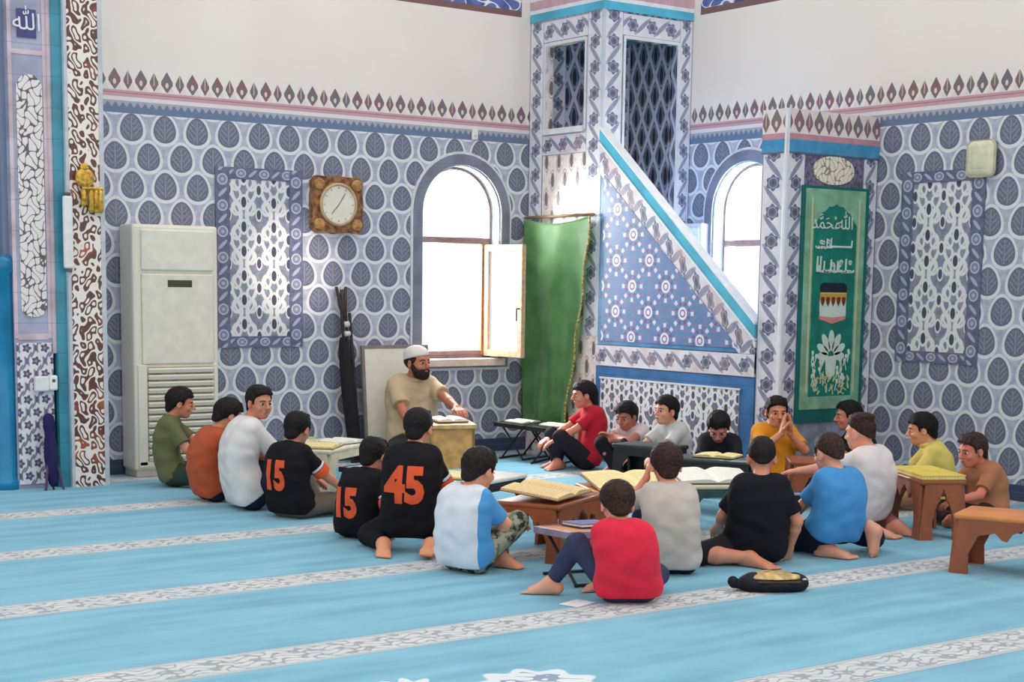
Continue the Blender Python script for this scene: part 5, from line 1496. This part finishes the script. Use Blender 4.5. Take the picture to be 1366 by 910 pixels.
P13 = person('dark-haired boy seen in profile behind the flat-top haircut', 8.42, 7.41, -92, .632, hl=-.07, hf=.03, hpitch=4, shirt=(40, 40, 48), trousers=NAVY, style='short', seat='tight', skin=(190, 134, 110))
P14 = person('boy in orange T-shirt with both hands pressed to his mouth', 7.80, 7.60, 172, .672, hl=-.03, hf=.03, hpitch=6, shirt=(236, 158, 44), trousers=NAVY, style='short', hair=(34, 26, 26), skin=(198, 138, 108), hands=[(-.028, .155, .43), (.028, .155, .43)], hdir=[(.10, .0, 1), (-.10, .0, 1)], hpn=[(1, .1, 0), (-1, .1, 0)], hcurl=.08, elbow=[(-.7, .2, -.8), (.7, .2, -.8)])
P15 = person('boy in black with head bowed over a book, before the pulpit base', 7.50, 7.84, 190, .566, hl=-.02, hf=.10, hpitch=38, shirt=(34, 34, 42), trousers=BLK, style='full', seat='tight', hair=(24, 20, 22), skin=(188, 124, 110), s=.95)
P16 = person('boy in pale grey shirt gazing left, before the pulpit base', 7.56, 8.45, -125, .625, hl=-.0, hf=.03, hpitch=-2, shirt=(202, 204, 202), trousers=NAVY, style='full', hair=(26, 22, 24), seat='tight', skin=(206, 152, 124))
P17 = person('boy in pale pink-white shirt leaning over folded arms by the pulpit base', 7.64, 8.95, -140, .548, hl=-.0, hf=.07, hpitch=16, shirt=(222, 204, 204), trousers=BLK, style='full', seat='tight', hair=(26, 20, 22), skin=(170, 110, 92), s=.93, hands=[(.05, .17, .30), (-.05, .19, .28)], sleeve=.5, elbow=[(-.9, .4, -.3), (.9, .4, -.3)])
P18 = person('child in red top with long dark hair beside the green cloth', 7.585, 9.43, -105, .675, hl=.0, hf=.02, hpitch=6, shirt=(188, 34, 52), trousers=(40, 34, 44), style='long', hair=(34, 24, 28), skin=(196, 132, 110), seat='tight', s=.98, hands=[(-.08, .28, .22), (.08, .28, .22)])
P19 = person('boy in yellow shirt facing left behind the yellow book', 8.19, 6.58, -84, .615, hl=-.07, hf=.03, hpitch=8, shirt=(226, 208, 112), trousers=(176, 128, 96), style='full', hair=(26, 22, 22), skin=(206, 150, 116), s=1.0)
P20 = person('boy in tan brown top sitting alone at the far right', 7.87, 5.942, -112, .557, hl=-.05, hf=.05, hpitch=10, shirt=(176, 118, 84), trousers=(60, 48, 46), style='short', hair=(66, 46, 40), skin=(194, 122, 102), s=.92)
man = person('bearded man in white skullcap and beige polo shirt by the whiteboard', 6.62, 10.33, 152, .915, hl=.0, hf=.03, hyaw=22, hpitch=-2, shirt=(206, 182, 148), trousers=(70, 66, 62), style='none', hair=(44, 30, 26), skin=(176, 118, 94), seat='kneel', s=1.27, hs=1.14, sw=.118, girth=1.12, hands=[(-.16, .47, .44), (.12, .30, .24)], elbow=[(-.8, -.3, -.5), (.9, -.3, -.5)], sleeve=.72, loose=.006)

# numbers and cuffs on the jerseys
def jersey_number(P, body, size, cx, cz, tilt=0.0, nx=.8):
    me = text_mesh(body, size, .004, .012); me.transform(Matrix.Diagonal((nx, 1, 1, 1)))
    return on_back(P, me, 'number', m_or, cx, cz, tilt)
jersey_number(P6, '45', .25, -.005, .355, nx=.85)
jersey_number(P4, '15', .23, -.02, .255, nx=.72)
jersey_number(P5, '15', .21, -.03, .20, nx=.76)
for P, sides in ((P4, (0, 1)), (P5, (0, 1)), (P6, (0, 1))):
    for sd in sides:
        cuff(P, sd, .60, .018, m_wp, 'white_patch', r=.0535); cuff(P, sd, .70, .05, m_or, 'sleeve_cuff', r=.0545)
    neck_ring(P, jersey, 'collar', r=.044, th=.010)
# blue side and sleeve of the white shirt
sh = P7['shirt']; sh.data.materials.append(cloth('shirt_blue', (82, 156, 216)))
bm = bmesh.new(); bm.from_mesh(sh.data)
bmesh.ops.bisect_plane(bm, geom=list(bm.verts) + list(bm.edges) + list(bm.faces), plane_co=(.128, 0, 0), plane_no=(1, .25, 0))
bm.to_mesh(sh.data); bm.free()
for p in sh.data.polygons:
    c_ = p.center
    if c_.x + .25 * c_.y > .128: p.material_index = 1
for P, mt in ((P19, cloth('yellow_collar', (228, 212, 122))), (man, cloth('beige_collar', (198, 172, 140)))):
    neck_ring(P, mt, 'collar', r=.050, th=.013, lift=.004, open_front=True)
for P, cc in ((P3, (222, 218, 216)), (P8, (206, 36, 60)), (P12, (216, 208, 208)), (P10, (28, 30, 40)), (P9, (186, 176, 168)), (P11, (64, 132, 196))):
    neck_ring(P, cloth('neckband', cc), 'neckband', r=.044, th=.008, lift=-.002)
# skullcap and beard of the man
H, R_m, hs_ = man['H'], man['R'], man['hs']
F = Field(man['HC'] - .16, man['HC'] + .17, .005)
F.ell(H((0, -.014, .022)), R_m, np.array((.079, .095, .088)) * hs_, .01)
F.ell(H((0, -.014, .060)), R_m, np.array((.073, .088, .052)) * hs_, .02)
F.plane(H((0, .07, .045)), R_m @ unit((0, .22, -.97)), .008)
link('skullcap', F.mesh('skullcap'), cloth('white_knit', (232, 228, 222)), man['root'], True)
F = Field(man['HC'] - .16, man['HC'] + .14, .005)
F.ell(H((0, .030, -.066)), R_m, np.array((.056, .058, .050)) * hs_, .02)
F.ell(H((0, .056, -.092)), R_m, np.array((.036, .034, .030)) * hs_, .02)
for sg in (-1, 1):
    F.cone(H((sg * .064, .004, -.01)), H((sg * .056, .026, -.06)), .012 * hs_, .020 * hs_, .02)
    F.cone(H((0, .089, -.046)), H((sg * .026, .080, -.058)), .0065 * hs_, .006 * hs_, .006)
F.cone(H((-.013, .088, -.060)), H((.013, .088, -.060)), .0075 * hs_, .0075 * hs_, .006, cut=True)
F.ell(H((0, .06, -.020)), R_m, np.array((.046, .05, .030)) * hs_, .012, True)
F.ripple(.002, 200, 180, 220)
link('beard', F.mesh('beard'), hair_mat((54, 36, 32)), man['root'], True)
F = Field(man['HC'] - .15, man['HC'] + .13, .005)
F.ell(H((0, -.016, .012)), R_m, np.array((.076, .091, .07)) * hs_, .01)
F.plane(H((0, .03, .0)), R_m @ unit((0, .8, -.6)), .012)
for sg in (-1, 1): F.ell(H((sg * .084, .002, -.026)), R_m, np.array((.024, .026, .034)) * hs_, .012, True)
link('hair', F.mesh('hair'), hair_mat((44, 32, 28)), man['root'], True)
